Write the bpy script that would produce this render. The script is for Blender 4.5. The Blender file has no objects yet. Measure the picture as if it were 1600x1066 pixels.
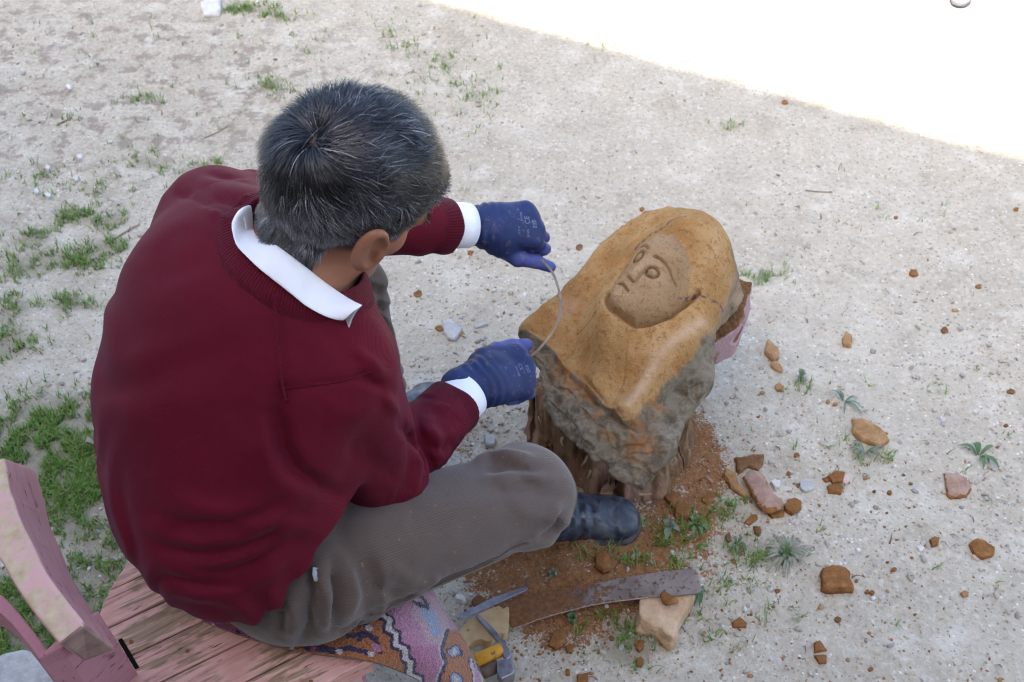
import bpy, bmesh, math, random
import numpy as np
from mathutils import Vector, Matrix
random.seed(7); RNG = np.random.default_rng(11)
SC = bpy.context.scene; COL = SC.collection
R = math.radians
# ------------------------------------------------------------------ camera
CAM_H, PITCH, FPX = 1.85, R(45.0), 1750.0          # eye height, look-down angle, focal length in 1600 px widths
cam_d = bpy.data.cameras.new('camera'); cam = bpy.data.objects.new('camera', cam_d); COL.objects.link(cam)
cam.location = (0, 0, CAM_H); cam.rotation_euler = (R(90) - PITCH, 0, 0)
cam_d.sensor_width = 36.0; cam_d.lens = FPX / 1600 * 36; cam_d.clip_start = 0.05; cam_d.clip_end = 400
cam_d.dof.use_dof = True; cam_d.dof.focus_distance = 1.62; cam_d.dof.aperture_fstop = 9.0
SC.camera = cam
# ------------------------------------------------------------------ sky, sun, exposure
SUN_EL, SUN_DIR = R(46), np.array((0.46, 0.888))    # direction on plan in which the shadows fall
world = bpy.data.worlds.new('World'); SC.world = world; world.use_nodes = True
wn = world.node_tree.nodes; wl = world.node_tree.links
bg = wn['Background']; sky = wn.new('ShaderNodeTexSky'); sky.sky_type = 'NISHITA'; sky.sun_disc = False
sky.sun_elevation = SUN_EL; sky.air_density = 1.0; sky.dust_density = 4.0; sky.ozone_density = 1.0
_to = -SUN_DIR                                       # towards the sun on plan
sky.sun_rotation = math.atan2(_to[0], _to[1])
wl.new(sky.outputs[0], bg.inputs[0]); bg.inputs[1].default_value = 0.15
sun_d = bpy.data.lights.new('sun', 'SUN'); sun_d.energy = 4.6; sun_d.angle = R(0.6); sun_d.color = (1, .95, .86)
sun = bpy.data.objects.new('sun', sun_d); COL.objects.link(sun)
_v = Vector((SUN_DIR[0] * math.cos(SUN_EL), SUN_DIR[1] * math.cos(SUN_EL), -math.sin(SUN_EL)))
sun.rotation_euler = _v.to_track_quat('-Z', 'Y').to_euler(); sun.location = (-3, -6, 8)
vs = SC.view_settings; SC.display_settings.display_device = 'sRGB'
vs.view_transform = 'Standard'; vs.look = 'None'; vs.gamma = 1; vs.use_curve_mapping = False; vs.exposure = 2.0
try:
    SC.cycles.max_bounces = 6; SC.cycles.diffuse_bounces = 4; SC.cycles.use_denoising = True; SC.cycles.filter_width = 1.2; SC.cycles.sample_clamp_indirect = 6
except Exception: pass
# ------------------------------------------------------------------ small helpers
def U(px, py, z):
    """the point at height z that the photographer saw at (px, py) of the 1600 x 1066 picture"""
    a = (px - 800) / FPX; b = (py - 533) / FPX
    s, c = math.sin(PITCH), math.cos(PITCH)
    d = np.array((a, c - b * s, -s - b * c)); t = (z - CAM_H) / d[2]
    return np.array((0, 0, CAM_H)) + d * t
def tag(o, label=None, cat=None, group=None, kind=None):
    for k, v in (('label', label), ('category', cat), ('group', group), ('kind', kind)):
        if v: o[k] = v
    return o
def mesh_obj(name, V, F, mat=None, parent=None, smooth=True, attrs=None, uv=None):
    """V (n,3); F (m,k) array or list of face tuples"""
    me = bpy.data.meshes.new(name); V = np.asarray(V, np.float32)
    if isinstance(F, np.ndarray):
        k = F.shape[1]; m = len(F)
        me.vertices.add(len(V)); me.vertices.foreach_set('co', V.ravel())
        me.loops.add(m * k); me.loops.foreach_set('vertex_index', F.astype(np.int32).ravel())
        me.polygons.add(m); me.polygons.foreach_set('loop_start', np.arange(0, m * k, k, dtype=np.int32))
        me.update(calc_edges=True); me.validate()
    else:
        me.from_pydata([tuple(map(float, v)) for v in V], [], F); me.update()
    if attrs:
        for k, A in attrs.items():
            A = np.asarray(A, np.float32)
            if A.ndim == 1:
                at = me.attributes.new(k, 'FLOAT', 'POINT'); at.data.foreach_set('value', A)
            elif A.shape[1] == 3:
                at = me.attributes.new(k, 'FLOAT_VECTOR', 'POINT'); at.data.foreach_set('vector', A.ravel())
    if smooth: me.polygons.foreach_set('use_smooth', np.ones(len(me.polygons), bool))
    if mat: me.materials.append(mat)
    o = bpy.data.objects.new(name, me); COL.objects.link(o)
    if parent: o.parent = parent
    return o
def empty(name, loc=(0, 0, 0), label=None, cat=None, group=None):
    o = bpy.data.objects.new(name, None); COL.objects.link(o); o.location = loc; o.empty_display_size = .05
    return tag(o, label, cat, group)
def nrm(v): v = np.asarray(v, float); return v / np.linalg.norm(v)
def keep_world(o, parent):
    o.parent = parent; o.matrix_parent_inverse = Matrix.Translation(parent.location).inverted(); return o
# ---- noise in numpy
def _h(ix, iy, iz, s):
    n = (ix * 374761393 + iy * 668265263 + iz * 1274126177 + s * 974711) & 0x7fffffff
    n = ((n ^ (n >> 13)) * 1103515245 + 12345) & 0x7fffffff
    n = ((n ^ (n >> 15)) * 668265263) & 0x7fffffff
    return ((n >> 7) & 0xffff).astype(np.float32) / 32767.5 - 1
def vnoise(P, sc, seed=0):
    Q = np.asarray(P, np.float32) * np.float32(sc); I = np.floor(Q).astype(np.int64); f = Q - I
    f = f * f * f * (f * (f * 6 - 15) + 10)
    x, y, z = I[:, 0], I[:, 1], I[:, 2]; fx, fy, fz = f[:, 0], f[:, 1], f[:, 2]
    def L(a, b, t): return a + (b - a) * t
    return L(L(L(_h(x, y, z, seed), _h(x + 1, y, z, seed), fx), L(_h(x, y + 1, z, seed), _h(x + 1, y + 1, z, seed), fx), fy),
             L(L(_h(x, y, z + 1, seed), _h(x + 1, y, z + 1, seed), fx), L(_h(x, y + 1, z + 1, seed), _h(x + 1, y + 1, z + 1, seed), fx), fy), fz)
def fbm(P, sc, oct=4, seed=0, gain=.5):
    r = 0; a = 1
    for i in range(oct): r = r + a * vnoise(P, sc, seed + i); sc *= 2.03; a *= gain
    return r
def sstep(a, b, x): t = np.clip((x - a) / (b - a), 0, 1); return t * t * (3 - 2 * t)
# ---- signed distance shapes on (n,3) arrays
def rc(p, a, b, ra, rb):
    a = np.asarray(a, np.float32); d = np.asarray(b, np.float32) - a; w = p - a
    t = np.clip((w @ d) / (d @ d), 0, 1)
    return np.sqrt(((w - t[:, None] * d) ** 2).sum(1)) - (ra + (rb - ra) * t)
def tpar(p, a, b):
    a = np.asarray(a, np.float32); d = np.asarray(b, np.float32) - a
    return ((p - a) @ d) / (d @ d)
def ell(p, c, r, B=None):
    q = p - np.asarray(c, np.float32)
    if B is not None: q = q @ np.asarray(B, np.float32).T          # rows of B are the axes
    r = np.asarray(r, np.float32); k0 = np.sqrt(((q / r) ** 2).sum(1)) + 1e-6; k1 = np.sqrt(((q / (r * r)) ** 2).sum(1)) + 1e-6
    return k0 * (k0 - 1) / k1
def box(p, c, r, B=None, rd=.0):
    q = p - np.asarray(c, np.float32)
    if B is not None: q = q @ np.asarray(B, np.float32).T
    q = np.abs(q) - (np.asarray(r, np.float32) - rd)
    return np.sqrt((np.maximum(q, 0) ** 2).sum(1)) + np.minimum(q.max(1), 0) - rd
def smin(a, b, k): h = np.clip(.5 + .5 * (b - a) / k, 0, 1); return b + (a - b) * h - k * h * (1 - h)
def smax(a, b, k): return -smin(-a, -b, k)
def poly2(q, V):
    """signed distance of (n,2) points to a closed polygon"""
    V = np.asarray(V, np.float32); d = np.full(len(q), 1e9, np.float32); ins = np.zeros(len(q), bool)
    for i in range(len(V)):
        a = V[i]; b = V[i - 1]; e = b - a; w = q - a
        t = np.clip((w @ e) / (e @ e), 0, 1); d = np.minimum(d, ((w - t[:, None] * e) ** 2).sum(1))
        c = (a[1] > q[:, 1]) != (b[1] > q[:, 1])
        with np.errstate(divide='ignore', invalid='ignore'):
            x = (b[0] - a[0]) * (q[:, 1] - a[1]) / (b[1] - a[1]) + a[0]
        ins ^= c & (q[:, 0] < x)
    d = np.sqrt(d); return np.where(ins, -d, d)
def seg2(q, pts):
    d = np.full(len(q), 1e9, np.float32)
    for a, b in zip(pts[:-1], pts[1:]):
        a = np.asarray(a, np.float32); e = np.asarray(b, np.float32) - a; w = q - a
        t = np.clip((w @ e) / (e @ e + 1e-12), 0, 1); d = np.minimum(d, ((w - t[:, None] * e) ** 2).sum(1))
    return np.sqrt(d)
def polygonize(f, lo, hi, h, newton=2, slack=.004, B=4):
    lo = np.asarray(lo, np.float32); hi = np.asarray(hi, np.float32)
    nb = np.ceil((hi - lo) / (h * B)).astype(int)
    def ev(P):
        out = np.empty(len(P), np.float32)
        for i in range(0, len(P), 300000): out[i:i + 300000] = f(P[i:i + 300000])
        return out
    g = np.stack(np.meshgrid(*[np.arange(n) for n in nb], indexing='ij'), -1).reshape(-1, 3)
    fc = ev((lo + (g + .5) * h * B).astype(np.float32)).reshape(nb)
    act = np.abs(fc) < B * h * .87 * 1.3 + slack
    def up(A):
        for ax in range(3): A = np.repeat(A, B, ax)
        return np.pad(A, [(0, 1)] * 3, mode='edge')
    m = up(act); F = np.where(up(fc > 0), np.float32(9), np.float32(-9))
    for ax in range(3):
        s0 = [slice(None)] * 3; s1 = [slice(None)] * 3; s0[ax] = slice(1, None); s1[ax] = slice(None, -1)
        mm = m.copy(); mm[tuple(s0)] |= m[tuple(s1)]; m = mm
    idx = np.argwhere(m); F[m] = ev((lo + idx * h).astype(np.float32))
    S = F < 0; n = np.array(F.shape) - 1
    cnt = np.zeros(n, np.int8)
    CR = [(i, j, k) for i in (0, 1) for j in (0, 1) for k in (0, 1)]
    for (i, j, k) in CR: cnt += S[i:n[0] + i, j:n[1] + j, k:n[2] + k]
    cells = np.argwhere((cnt > 0) & (cnt < 8)); acc = np.zeros((len(cells), 3), np.float32); w = np.zeros(len(cells), np.float32)
    for a in CR:
        for ax in range(3):
            if a[ax]: continue
            b = list(a); b[ax] = 1
            ia = cells + a; ib = cells + b
            fa = F[ia[:, 0], ia[:, 1], ia[:, 2]]; fb = F[ib[:, 0], ib[:, 1], ib[:, 2]]
            x = (fa < 0) != (fb < 0); t = np.where(x, fa / np.where(x, fa - fb, 1), 0)
            pt = np.tile(np.array(a, np.float32), (len(cells), 1)); pt[:, ax] += t
            acc += pt * x[:, None]; w += x
    V = lo + (cells + acc / w[:, None]) * h
    vid = np.full(n, -1, np.int32); vid[cells[:, 0], cells[:, 1], cells[:, 2]] = np.arange(len(cells))
    Q = []
    for ax in range(3):
        o1, o2 = (ax + 1) % 3, (ax + 2) % 3
        s1 = [slice(None)] * 3; s1[ax] = slice(1, None); s0 = [slice(None)] * 3; s0[ax] = slice(None, -1)
        e = np.argwhere(S[tuple(s0)] != S[tuple(s1)]); e = e[(e[:, o1] > 0) & (e[:, o2] > 0) & (e[:, o1] < n[o1]) & (e[:, o2] < n[o2])]
        flip = ~S[e[:, 0], e[:, 1], e[:, 2]]
        def c(d1, d2):
            q = e.copy(); q[:, o1] -= d1; q[:, o2] -= d2; return vid[q[:, 0], q[:, 1], q[:, 2]]
        q = np.stack([c(1, 1), c(0, 1), c(0, 0), c(1, 0)], 1); q[flip] = q[flip][:, ::-1]; Q.append(q)
    Q = np.concatenate(Q); Q = Q[(Q >= 0).all(1)]
    for it in range(newton):
        f0 = ev(V); e = np.float32(h * .4); gr = np.stack([ev(V + np.eye(3, dtype=np.float32)[i] * e) - f0 for i in range(3)], 1) / e
        g2 = (gr ** 2).sum(1) + 1e-4; st = -(f0 / g2)[:, None] * gr
        ln = np.sqrt((st ** 2).sum(1)) + 1e-9; V = V + st * np.minimum(1, h * .6 / ln)[:, None]
    return V.astype(np.float32), Q
def grad(f, V, e=.002):
    g = np.stack([f(V + np.eye(3, dtype=np.float32)[i] * np.float32(e)) - f(V - np.eye(3, dtype=np.float32)[i] * np.float32(e)) for i in range(3)], 1)
    return g / (np.sqrt((g ** 2).sum(1)) + 1e-9)[:, None]
# ---- materials
class M:
    def __init__(s, name, rough=.8, spec=.3, **kw):
        s.m = bpy.data.materials.new(name); s.m.use_nodes = True; s.t = s.m.node_tree; s.b = s.t.nodes['Principled BSDF']
        s.b.inputs['Roughness'].default_value = rough; s.b.inputs['Specular IOR Level'].default_value = spec
        s.co = s.t.nodes.new('ShaderNodeTexCoord').outputs['Object']
        for k, v in kw.items(): s.b.inputs[k.replace('_', ' ')].default_value = v
    def _in(s, sock, v):
        if isinstance(v, bpy.types.NodeSocket): s.t.links.new(v, sock)
        elif isinstance(v, (tuple, list)) and len(v) == 3 and sock.type == 'RGBA': sock.default_value = (*v, 1)
        else: sock.default_value = v
    def n(s, typ, ins=(), out=0, **props):
        nd = s.t.nodes.new(typ)
        for k, v in props.items(): setattr(nd, k, v)
        for k, v in (ins.items() if isinstance(ins, dict) else enumerate(ins)): s._in(nd.inputs[k], v)
        return nd.outputs[out]
    def noise(s, sc, det=4, rough=.55, dist=0, co=None, col=False): return s.n('ShaderNodeTexNoise', {'Vector': co or s.co, 'Scale': sc, 'Detail': det, 'Roughness': rough, 'Distortion': dist}, out=1 if col else 0)
    def vor(s, sc, out=0, co=None, **p): return s.n('ShaderNodeTexVoronoi', {'Vector': co or s.co, 'Scale': sc}, out=out, **p)
    def math(s, op, a, b=0.0, c=0.0, clamp=False): return s.n('ShaderNodeMath', [a, b, c], operation=op, use_clamp=clamp)
    def step(s, x, a, b): return s.n('ShaderNodeMapRange', {'Value': x, 'From Min': a, 'From Max': b}, interpolation_type='SMOOTHSTEP')
    def mix(s, f, a, b, mode='MIX'):
        nd = s.t.nodes.new('ShaderNodeMix'); nd.data_type = 'RGBA'; nd.blend_type = mode
        s._in(nd.inputs[0], f); s._in(nd.inputs[6], a); s._in(nd.inputs[7], b); return nd.outputs[2]
    def ramp(s, f, stops):
        nd = s.t.nodes.new('ShaderNodeValToRGB'); s._in(nd.inputs[0], f); e = nd.color_ramp.elements
        while len(e) < len(stops): e.new(.5)
        for x, (p, c) in zip(e, stops): x.position = p; x.color = (*c, 1) if not isinstance(c, float) else (c, c, c, 1)
        return nd.outputs[0]
    def attr(s, name, out=2): return s.n('ShaderNodeAttribute', attribute_name=name, out=out)   # 0 colour, 1 vector, 2 fac
    def sep(s, v):
        nd = s.t.nodes.new('ShaderNodeSeparateXYZ'); s._in(nd.inputs[0], v); return nd.outputs
    def mapv(s, scale=(1, 1, 1), rot=(0, 0, 0), co=None): return s.n('ShaderNodeMapping', {'Vector': co or s.co, 'Scale': scale, 'Rotation': rot})
    def col(s, c): s._in(s.b.inputs['Base Color'], c); return s
    def rough(s, c): s._in(s.b.inputs['Roughness'], c); return s
    def bump(s, *layers):
        nrmv = None
        for hgt, st, dist in layers:
            nd = s.t.nodes.new('ShaderNodeBump'); s._in(nd.inputs['Height'], hgt); s._in(nd.inputs['Strength'], st); nd.inputs['Distance'].default_value = dist
            if nrmv is not None: s.t.links.new(nrmv, nd.inputs['Normal'])
            nrmv = nd.outputs[0]
        s.t.links.new(nrmv, s.b.inputs['Normal']); return s

def proj(P):
    P = np.atleast_2d(P); y, z = P[:, 1], P[:, 2] - CAM_H; s, c = math.sin(PITCH), math.cos(PITCH)
    dep = y * c - z * s; return np.stack([800 + FPX * P[:, 0] / dep, 533 + FPX * (-z * c - y * s) / dep], 1)
def vnormals(V, F):
    a, b, c, d = (V[F[:, i]] for i in range(4)); n = np.cross(c - a, d - b); N = np.zeros_like(V)
    for i in range(4): np.add.at(N, F[:, i], n)
    return N / (np.sqrt((N ** 2).sum(1)) + 1e-12)[:, None]
def creases(V, F, L, jit=0):
    """press traced cloth creases into a garment: (polyline, depth in m, half width in px); they fade where the cloth turns away"""
    N = vnormals(V, F); q = proj(V).astype(np.float32); q = q + np.stack([vnoise(V, 22, 5), vnoise(V, 22, 6)], 1) * 3.5
    e = np.array((0, 0, CAM_H)) - V; e /= np.sqrt((e ** 2).sum(1))[:, None]; fac = sstep(.02, .3, (N * e).sum(1)); D = np.zeros(len(V), np.float32)
    for P, dp, w in L:
        P = np.asarray(P, np.float32); lo, hi = P.min(0) - 4 * w, P.max(0) + 4 * w; k = np.where(((q > lo) & (q < hi)).all(1) & (fac > 0))[0]
        if not len(k): continue
        d = seg2(q[k], P); s = np.cumsum(np.r_[0, np.sqrt((np.diff(P, axis=0) ** 2).sum(1))])
        ends = np.minimum(np.sqrt(((q[k] - P[0]) ** 2).sum(1)), np.sqrt(((q[k] - P[-1]) ** 2).sum(1))); tp = sstep(0, .28 * s[-1], ends) * .75 + .25
        D[k] += dp * np.exp(-(d / w) ** 2) * tp
    return (V + N * (D * fac)[:, None]).astype(np.float32)
def hit(px, py, f, t0=.7, n=60):
    """first point of a shape met along a sight line"""
    e = np.array((0, 0, CAM_H)); d = nrm(U(px, py, 0) - e); t = t0
    for _ in range(n):
        v = float(f((e + d * t)[None].astype(np.float32))[0]); t += v * .8
        if v < 3e-4: break
    return e + d * t
# ================================================================== GROUND
# soft-edged spots where rust-coloured stone dust has fallen: (pixel x, y, radius x, y in m, density)
DUST = [(862, 868, .16, .11, 1.1), (825, 895, .17, .09, .75), (905, 860, .12, .10, .7), (1062, 765, .085, .15, 1.0), (1050, 720, .11, .12, .5), (1100, 690, .06, .10, .6), (900, 930, .17, .06, .6), (745, 640, .12, .16, .42),
        (1010, 880, .18, .16, .34), (1130, 800, .22, .22, .26), (870, 985, .10, .07, .55), (880, 1000, .26, .12, .26), (700, 480, .25, .3, .14), (1300, 780, .4, .4, .12), (1180, 950, .4, .2, .12), (720, 705, .08, .10, .55), (1075, 640, .06, .06, .35)]
GRASS = [(85, 700, .20, .13, 1.1), (60, 680, .10, .08, .8), (130, 760, .13, .10, 1.0), (150, 800, .07, .06, .7), (120, 640, .06, .05, .8), (155, 870, .06, .06, .8), (185, 890, .04, .04, .6), (20, 990, .22, .12, 1.3), (90, 1030, .12, .1, 1.2), (70, 1010, .07, .05, 1.2), (0, 965, .1, .07, 1.3),
         (0, 700, .04, .04, .7), (140, 660, .05, .04, .6), (110, 830, .02, .03, .5), (225, 150, .05, .04, .6), (228, 253, .06, .045, .7), (317, 258, .06, .03, .9), (425, 131, .04, .05, .8), (405, 138, .04, .03, .4), (55, 372, .05, .04, .9), (140, 290, .05, .04, .5), (175, 346, .05, .035, .8), (170, 386, .06, .04, .8),
         (112, 475, .06, .035, .8), (15, 490, .06, .06, .8), (16, 538, .06, .05, .9), (115, 338, .09, .045, .6), (35, 415, .07, .06, .6), (105, 407, .1, .05, .65), (65, 275, .05, .03, .4), (130, 190, .06, .04, .25), (396, 15, .09, .04, .7), (442, 25, .04, .03, .6), (745, 148, .05, .05, .45), (705, 96, .05, .04, .4), (690, 130, .07, .05, .25),
         (645, 75, .06, .05, .3), (610, 55, .05, .05, .2), (490, 78, .03, .05, .3), (1192, 432, .045, .04, .6), (1145, 200, .035, .03, .45), (1250, 595, .03, .03, .5), (970, 998, .06, .05, 1.0), (985, 1015, .04, .03, .9), (1060, 845, .09, .05, .16), (1090, 830, .06, .04, .3), (1000, 878, .10, .05, .30), (1080, 872, .07, .07, .3), (1140, 800, .04, .03, .8),
         (1160, 850, .03, .03, .6), (1185, 870, .05, .03, .5), (1355, 705, .05, .035, .7), (1150, 940, .06, .05, .2), (1215, 970, .04, .03, .2), (1100, 990, .04, .05, .2), (1085, 945, .04, .05, .3), (850, 958, .10, .02, .25), (940, 70, .05, .03, .25), (1300, 320, .3, .2, .008), (1400, 830, .5, .4, .012), (300, 200, .8, .6, .02), (120, 520, .3, .6, .03), (640, 130, .3, .2, .04)]
def spots(S, x, y):
    d = np.zeros(len(x), np.float32)
    for px, py, rx, ry, k in S:
        c = U(px, py, 0); d += k * np.exp(-(((x - c[0]) / rx) ** 2 + ((y - c[1]) / ry) ** 2) * 1.2)
    return d
def ground_z(x, y):
    x = np.asarray(x, np.float32); y = np.asarray(y, np.float32); P = np.stack([x, y, 0 * x], 1)
    z = fbm(P, 1.6, 2, 3) * .006 + fbm(P, 7, 3, 9) * .0035 + fbm(P, 42, 2, 21) * .0014
    c = U(865, 880, 0); z = z + .030 * np.exp(-(((x - c[0]) / .13) ** 2 + ((y - c[1]) / .09) ** 2)) * (1 + .3 * fbm(P, 30, 2, 5))
    c = U(1060, 770, 0); z = z + .014 * np.exp(-(((x - c[0]) / .09) ** 2 + ((y - c[1]) / .13) ** 2)) * (1 + .4 * fbm(P, 30, 2, 6))
    return z
def gz(p): return float(ground_z(np.array([p[0]]), np.array([p[1]]))[0])
def axis(lo, hi, step, far):
    a = np.arange(lo, hi + step / 2, step); g = np.geomspace(.02, far, 26)
    return np.concatenate([lo - g[::-1], a, hi + g])
gx = axis(-2.3, 2.6, .0125, 45); gy = axis(.35, 4.3, .0125, 45)
GX, GY = np.meshgrid(gx, gy, indexing='ij'); fx, fy = GX.ravel(), GY.ravel()
gV = np.stack([fx, fy, ground_z(fx, fy)], 1); nx, ny = GX.shape
ii = np.arange(nx * ny).reshape(nx, ny)
gF = np.stack([ii[:-1, :-1], ii[1:, :-1], ii[1:, 1:], ii[:-1, 1:]], -1).reshape(-1, 4)
g = M('dry dirt', rough=.95, spec=.15)
big = g.noise(1.7, 3); mid = g.noise(9, 5, .6); fine = g.noise(75, 4, .65); grit = g.noise(330, 3, .7)
c = g.ramp(big, [(.3, (.425, .375, .290)), (.7, (.505, .455, .360))])
c = g.mix(g.step(mid, .50, .72), c, (.560, .515, .425))
c = g.mix(g.math('MULTIPLY', g.step(mid, .48, .28), .45), c, (.30, .255, .19))
c = g.mix(g.math('MULTIPLY', g.step(fine, .52, .68), .45), c, (.67, .635, .57))
c = g.mix(g.math('MULTIPLY', g.step(fine, .46, .30), .45), c, (.24, .20, .15))
v1 = g.vor(120, 1); v1d = g.vor(120, 0); vs_ = g.sep(v1)
c = g.mix(g.math('MULTIPLY', g.math('MULTIPLY', g.math('GREATER_THAN', vs_[0], g.math('SUBTRACT', 1.29, g.math('MULTIPLY', g.noise(6, 3), .62))), g.step(v1d, .42, .26)), .75), c, (.74, .73, .71))
c = g.mix(g.math('MULTIPLY', g.math('MULTIPLY', g.math('LESS_THAN', vs_[0], .13), g.step(v1d, .42, .26)), .7), c, (.20, .175, .15))
c = g.mix(g.math('MULTIPLY', g.math('MULTIPLY', g.math('GREATER_THAN', vs_[1], .9), g.step(v1d, .42, .26)), .6), c, (.40, .25, .14))
grs = g.attr('grassy'); dst = g.attr('dust')
c = g.mix(g.math('MULTIPLY', g.step(grs, .1, .9), .55), c, (.20, .175, .12))
lit_ = g.attr('litter')
c = g.mix(g.math('MULTIPLY', lit_, g.step(g.noise(16, 5, .7), .50, .60)), c, (.24, .19, .15))
dn = g.math('ADD', g.math('MULTIPLY', g.noise(30, 6, .78), .66), g.math('MULTIPLY', g.noise(230, 2, .6), .34))
th = g.math('SUBTRACT', .755, g.math('MULTIPLY', g.math('MINIMUM', dst, 1.1), .335))
dm = g.step(g.math('SUBTRACT', dn, th), -.03, .05)
c = g.mix(g.math('MULTIPLY', dm, .93), c, g.ramp(g.noise(160, 3), [(.3, (.17, .068, .021)), (.7, (.33, .145, .05))]))
g.col(c)
hh = g.math('ADD', g.math('MULTIPLY', fine, .8), g.math('ADD', g.math('MULTIPLY', grit, .45), g.math('MULTIPLY', g.step(v1d, .5, .1), .35)))
ck = g.vor(2.3, co=g.n('ShaderNodeVectorMath', [g.co, g.n('ShaderNodeVectorMath', [g.noise(3, 3, col=True), (.22, .22, .22)], operation='MULTIPLY')], operation='ADD'), feature='DISTANCE_TO_EDGE')
hh = g.math('SUBTRACT', hh, g.math('MULTIPLY', g.math('MULTIPLY', g.step(ck, .012, .0), g.step(big, .60, .66)), .9))
g.bump((g.noise(22, 5, .65), .45, .018), (hh, .6, .006))
litter = np.exp(-(((fx + 1.6) / 1.0) ** 2 + ((fy - 3.0) / .7) ** 2)) + .8 * np.exp(-(((fx + 1.0) / .6) ** 2 + ((fy - 2.9) / .35) ** 2))
ground = mesh_obj('ground', gV, gF, g.m, attrs={'dust': spots(DUST, fx, fy), 'grassy': spots(GRASS, fx, fy), 'litter': np.clip(litter, 0, 1) * .7})
tag(ground, kind='structure')
# ------------------------------------------------------------------ unseen building added behind the camera to cast the yard's shade
n2 = nrm(SUN_DIR); t2 = np.array((n2[1], -n2[0])); edge = U(690, 0, 0)[:2]
Hh = 5.0; d_wall = Hh / math.tan(SUN_EL); base = edge - n2 * d_wall
t_line = nrm(U(1600, 242, 0)[:2] - edge)
pl = M('lime plaster', rough=.9, spec=.1); pl.col(pl.ramp(pl.noise(3, 5), [(.3, (.13, .11, .09)), (.7, (.19, .165, .14))])); pl.bump((pl.noise(60, 4), .3, .004))  # kept dark so the added shade caster bounces little light
rt = M('roof tile', rough=.85, spec=.1); rt.col(rt.ramp(rt.noise(12, 3), [(.3, (.22, .09, .05)), (.7, (.33, .15, .09))]))
wd = M('dark door wood', rough=.7, spec=.2); wd.col((.10, .06, .035))
gl = M('window glass', rough=.08, spec=.6); gl.col((.03, .035, .04))
def hbox(name, mat, u0, u1, v0, v1, z0, z1, parent):
    P = [base + t_line * u + np.array((-t_line[1], t_line[0])) * v for u, v in ((u0, v0), (u1, v0), (u1, v1), (u0, v1))]
    V = [(p[0], p[1], z) for z in (z0, z1) for p in P]
    return keep_world(mesh_obj(name, V, [(3, 2, 1, 0), (4, 5, 6, 7), (0, 1, 5, 4), (1, 2, 6, 5), (2, 3, 7, 6), (3, 0, 4, 7)], mat, smooth=False), parent)
shade_caster = empty('shade_caster', (base[0], base[1], 0), 'unseen plain building added behind the photographer to cast the shade over the yard', 'shade_caster')
hbox('caster_wall', pl.m, -7, 9, -5.3, -.30, -.1, Hh - .12, shade_caster)
hbox('caster_roof', rt.m, -7.3, 9.3, -5.6, 0, Hh - .118, Hh, shade_caster)
dr = hbox('door', wd.m, 1.5, 2.5, -.298, -.26, .02, 2.1, shade_caster)  # invented door and windows on the added shade caster
for u in (-4.5, -1.5, 4.5):
    w_ = hbox('window', wd.m, u, u + 1.2, -.297, -.25, 1.0, 2.3, shade_caster)
    pa = hbox('pane', gl.m, u + .08, u + 1.12, -.249, -.244, 1.08, 2.22, shade_caster); pa.parent = w_
    pa.matrix_parent_inverse = w_.matrix_world.inverted() if False else Matrix.Translation((0, 0, 0))
# ------------------------------------------------------------------ loose pebbles, rust grit
def ico():
    t = (1 + 5 ** .5) / 2
    V = np.array([(-1, t, 0), (1, t, 0), (-1, -t, 0), (1, -t, 0), (0, -1, t), (0, 1, t), (0, -1, -t), (0, 1, -t), (t, 0, -1), (t, 0, 1), (-t, 0, -1), (-t, 0, 1)], float) / math.sqrt(1 + t * t)
    F = np.array([(0, 11, 5), (0, 5, 1), (0, 1, 7), (0, 7, 10), (0, 10, 11), (1, 5, 9), (5, 11, 4), (11, 10, 2), (10, 7, 6), (7, 1, 8), (3, 9, 4), (3, 4, 2), (3, 2, 6), (3, 6, 8), (3, 8, 9), (4, 9, 5), (2, 4, 11), (6, 2, 10), (8, 6, 7), (9, 8, 1)])
    return V, F
def pebbles(name, xy, rad, cols, mat, flat=(.35, .8)):
    V, F = ico(); n = len(xy)
    T = np.repeat(V[None], n, 0) * RNG.uniform(.68, 1.2, (n, 12, 1))
    T *= np.stack([RNG.uniform(.75, 1.35, n), RNG.uniform(.6, 1.0, n), RNG.uniform(*flat, n)], 1)[:, None]
    tl = RNG.normal(0, .3, (n, 2))
    T[:, :, 2] += T[:, :, 0] * tl[:, :1] + T[:, :, 1] * tl[:, 1:]
    a = RNG.uniform(0, 6.283, n); ca, sa = np.cos(a)[:, None], np.sin(a)[:, None]
    X = T[:, :, 0] * ca - T[:, :, 1] * sa; Y = T[:, :, 0] * sa + T[:, :, 1] * ca
    z = ground_z(xy[:, 0], xy[:, 1])
    W = np.stack([X * rad[:, None] + xy[:, :1], Y * rad[:, None] + xy[:, 1:], T[:, :, 2] * rad[:, None] + (z + rad * .18)[:, None]], -1)
    FF = (F[None] + (np.arange(n) * 12)[:, None, None]).reshape(-1, 3)
    return mesh_obj(name, W.reshape(-1, 3), FF, mat, smooth=False, attrs={'tint': np.repeat(cols, 12, 0)})
pm = M('pebble', rough=.85, spec=.25); tc = pm.attr('tint', 1); pm.col(pm.mix(pm.math('MULTIPLY', pm.noise(260, 3), .5), tc, pm.mix(.5, tc, (.2, .17, .14)))); pm.bump((pm.noise(400, 3), .4, .002))
def scatter(n, keep):
    """random points over the part of the yard in view, denser towards the camera"""
    px = RNG.uniform(-60, 1660, n); py = RNG.uniform(-40, 1110, n); P = np.array([U(a, b, 0)[:2] for a, b in zip(px, py)])
    k = keep(P, px, py) > RNG.random(n); return P[k]
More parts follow.
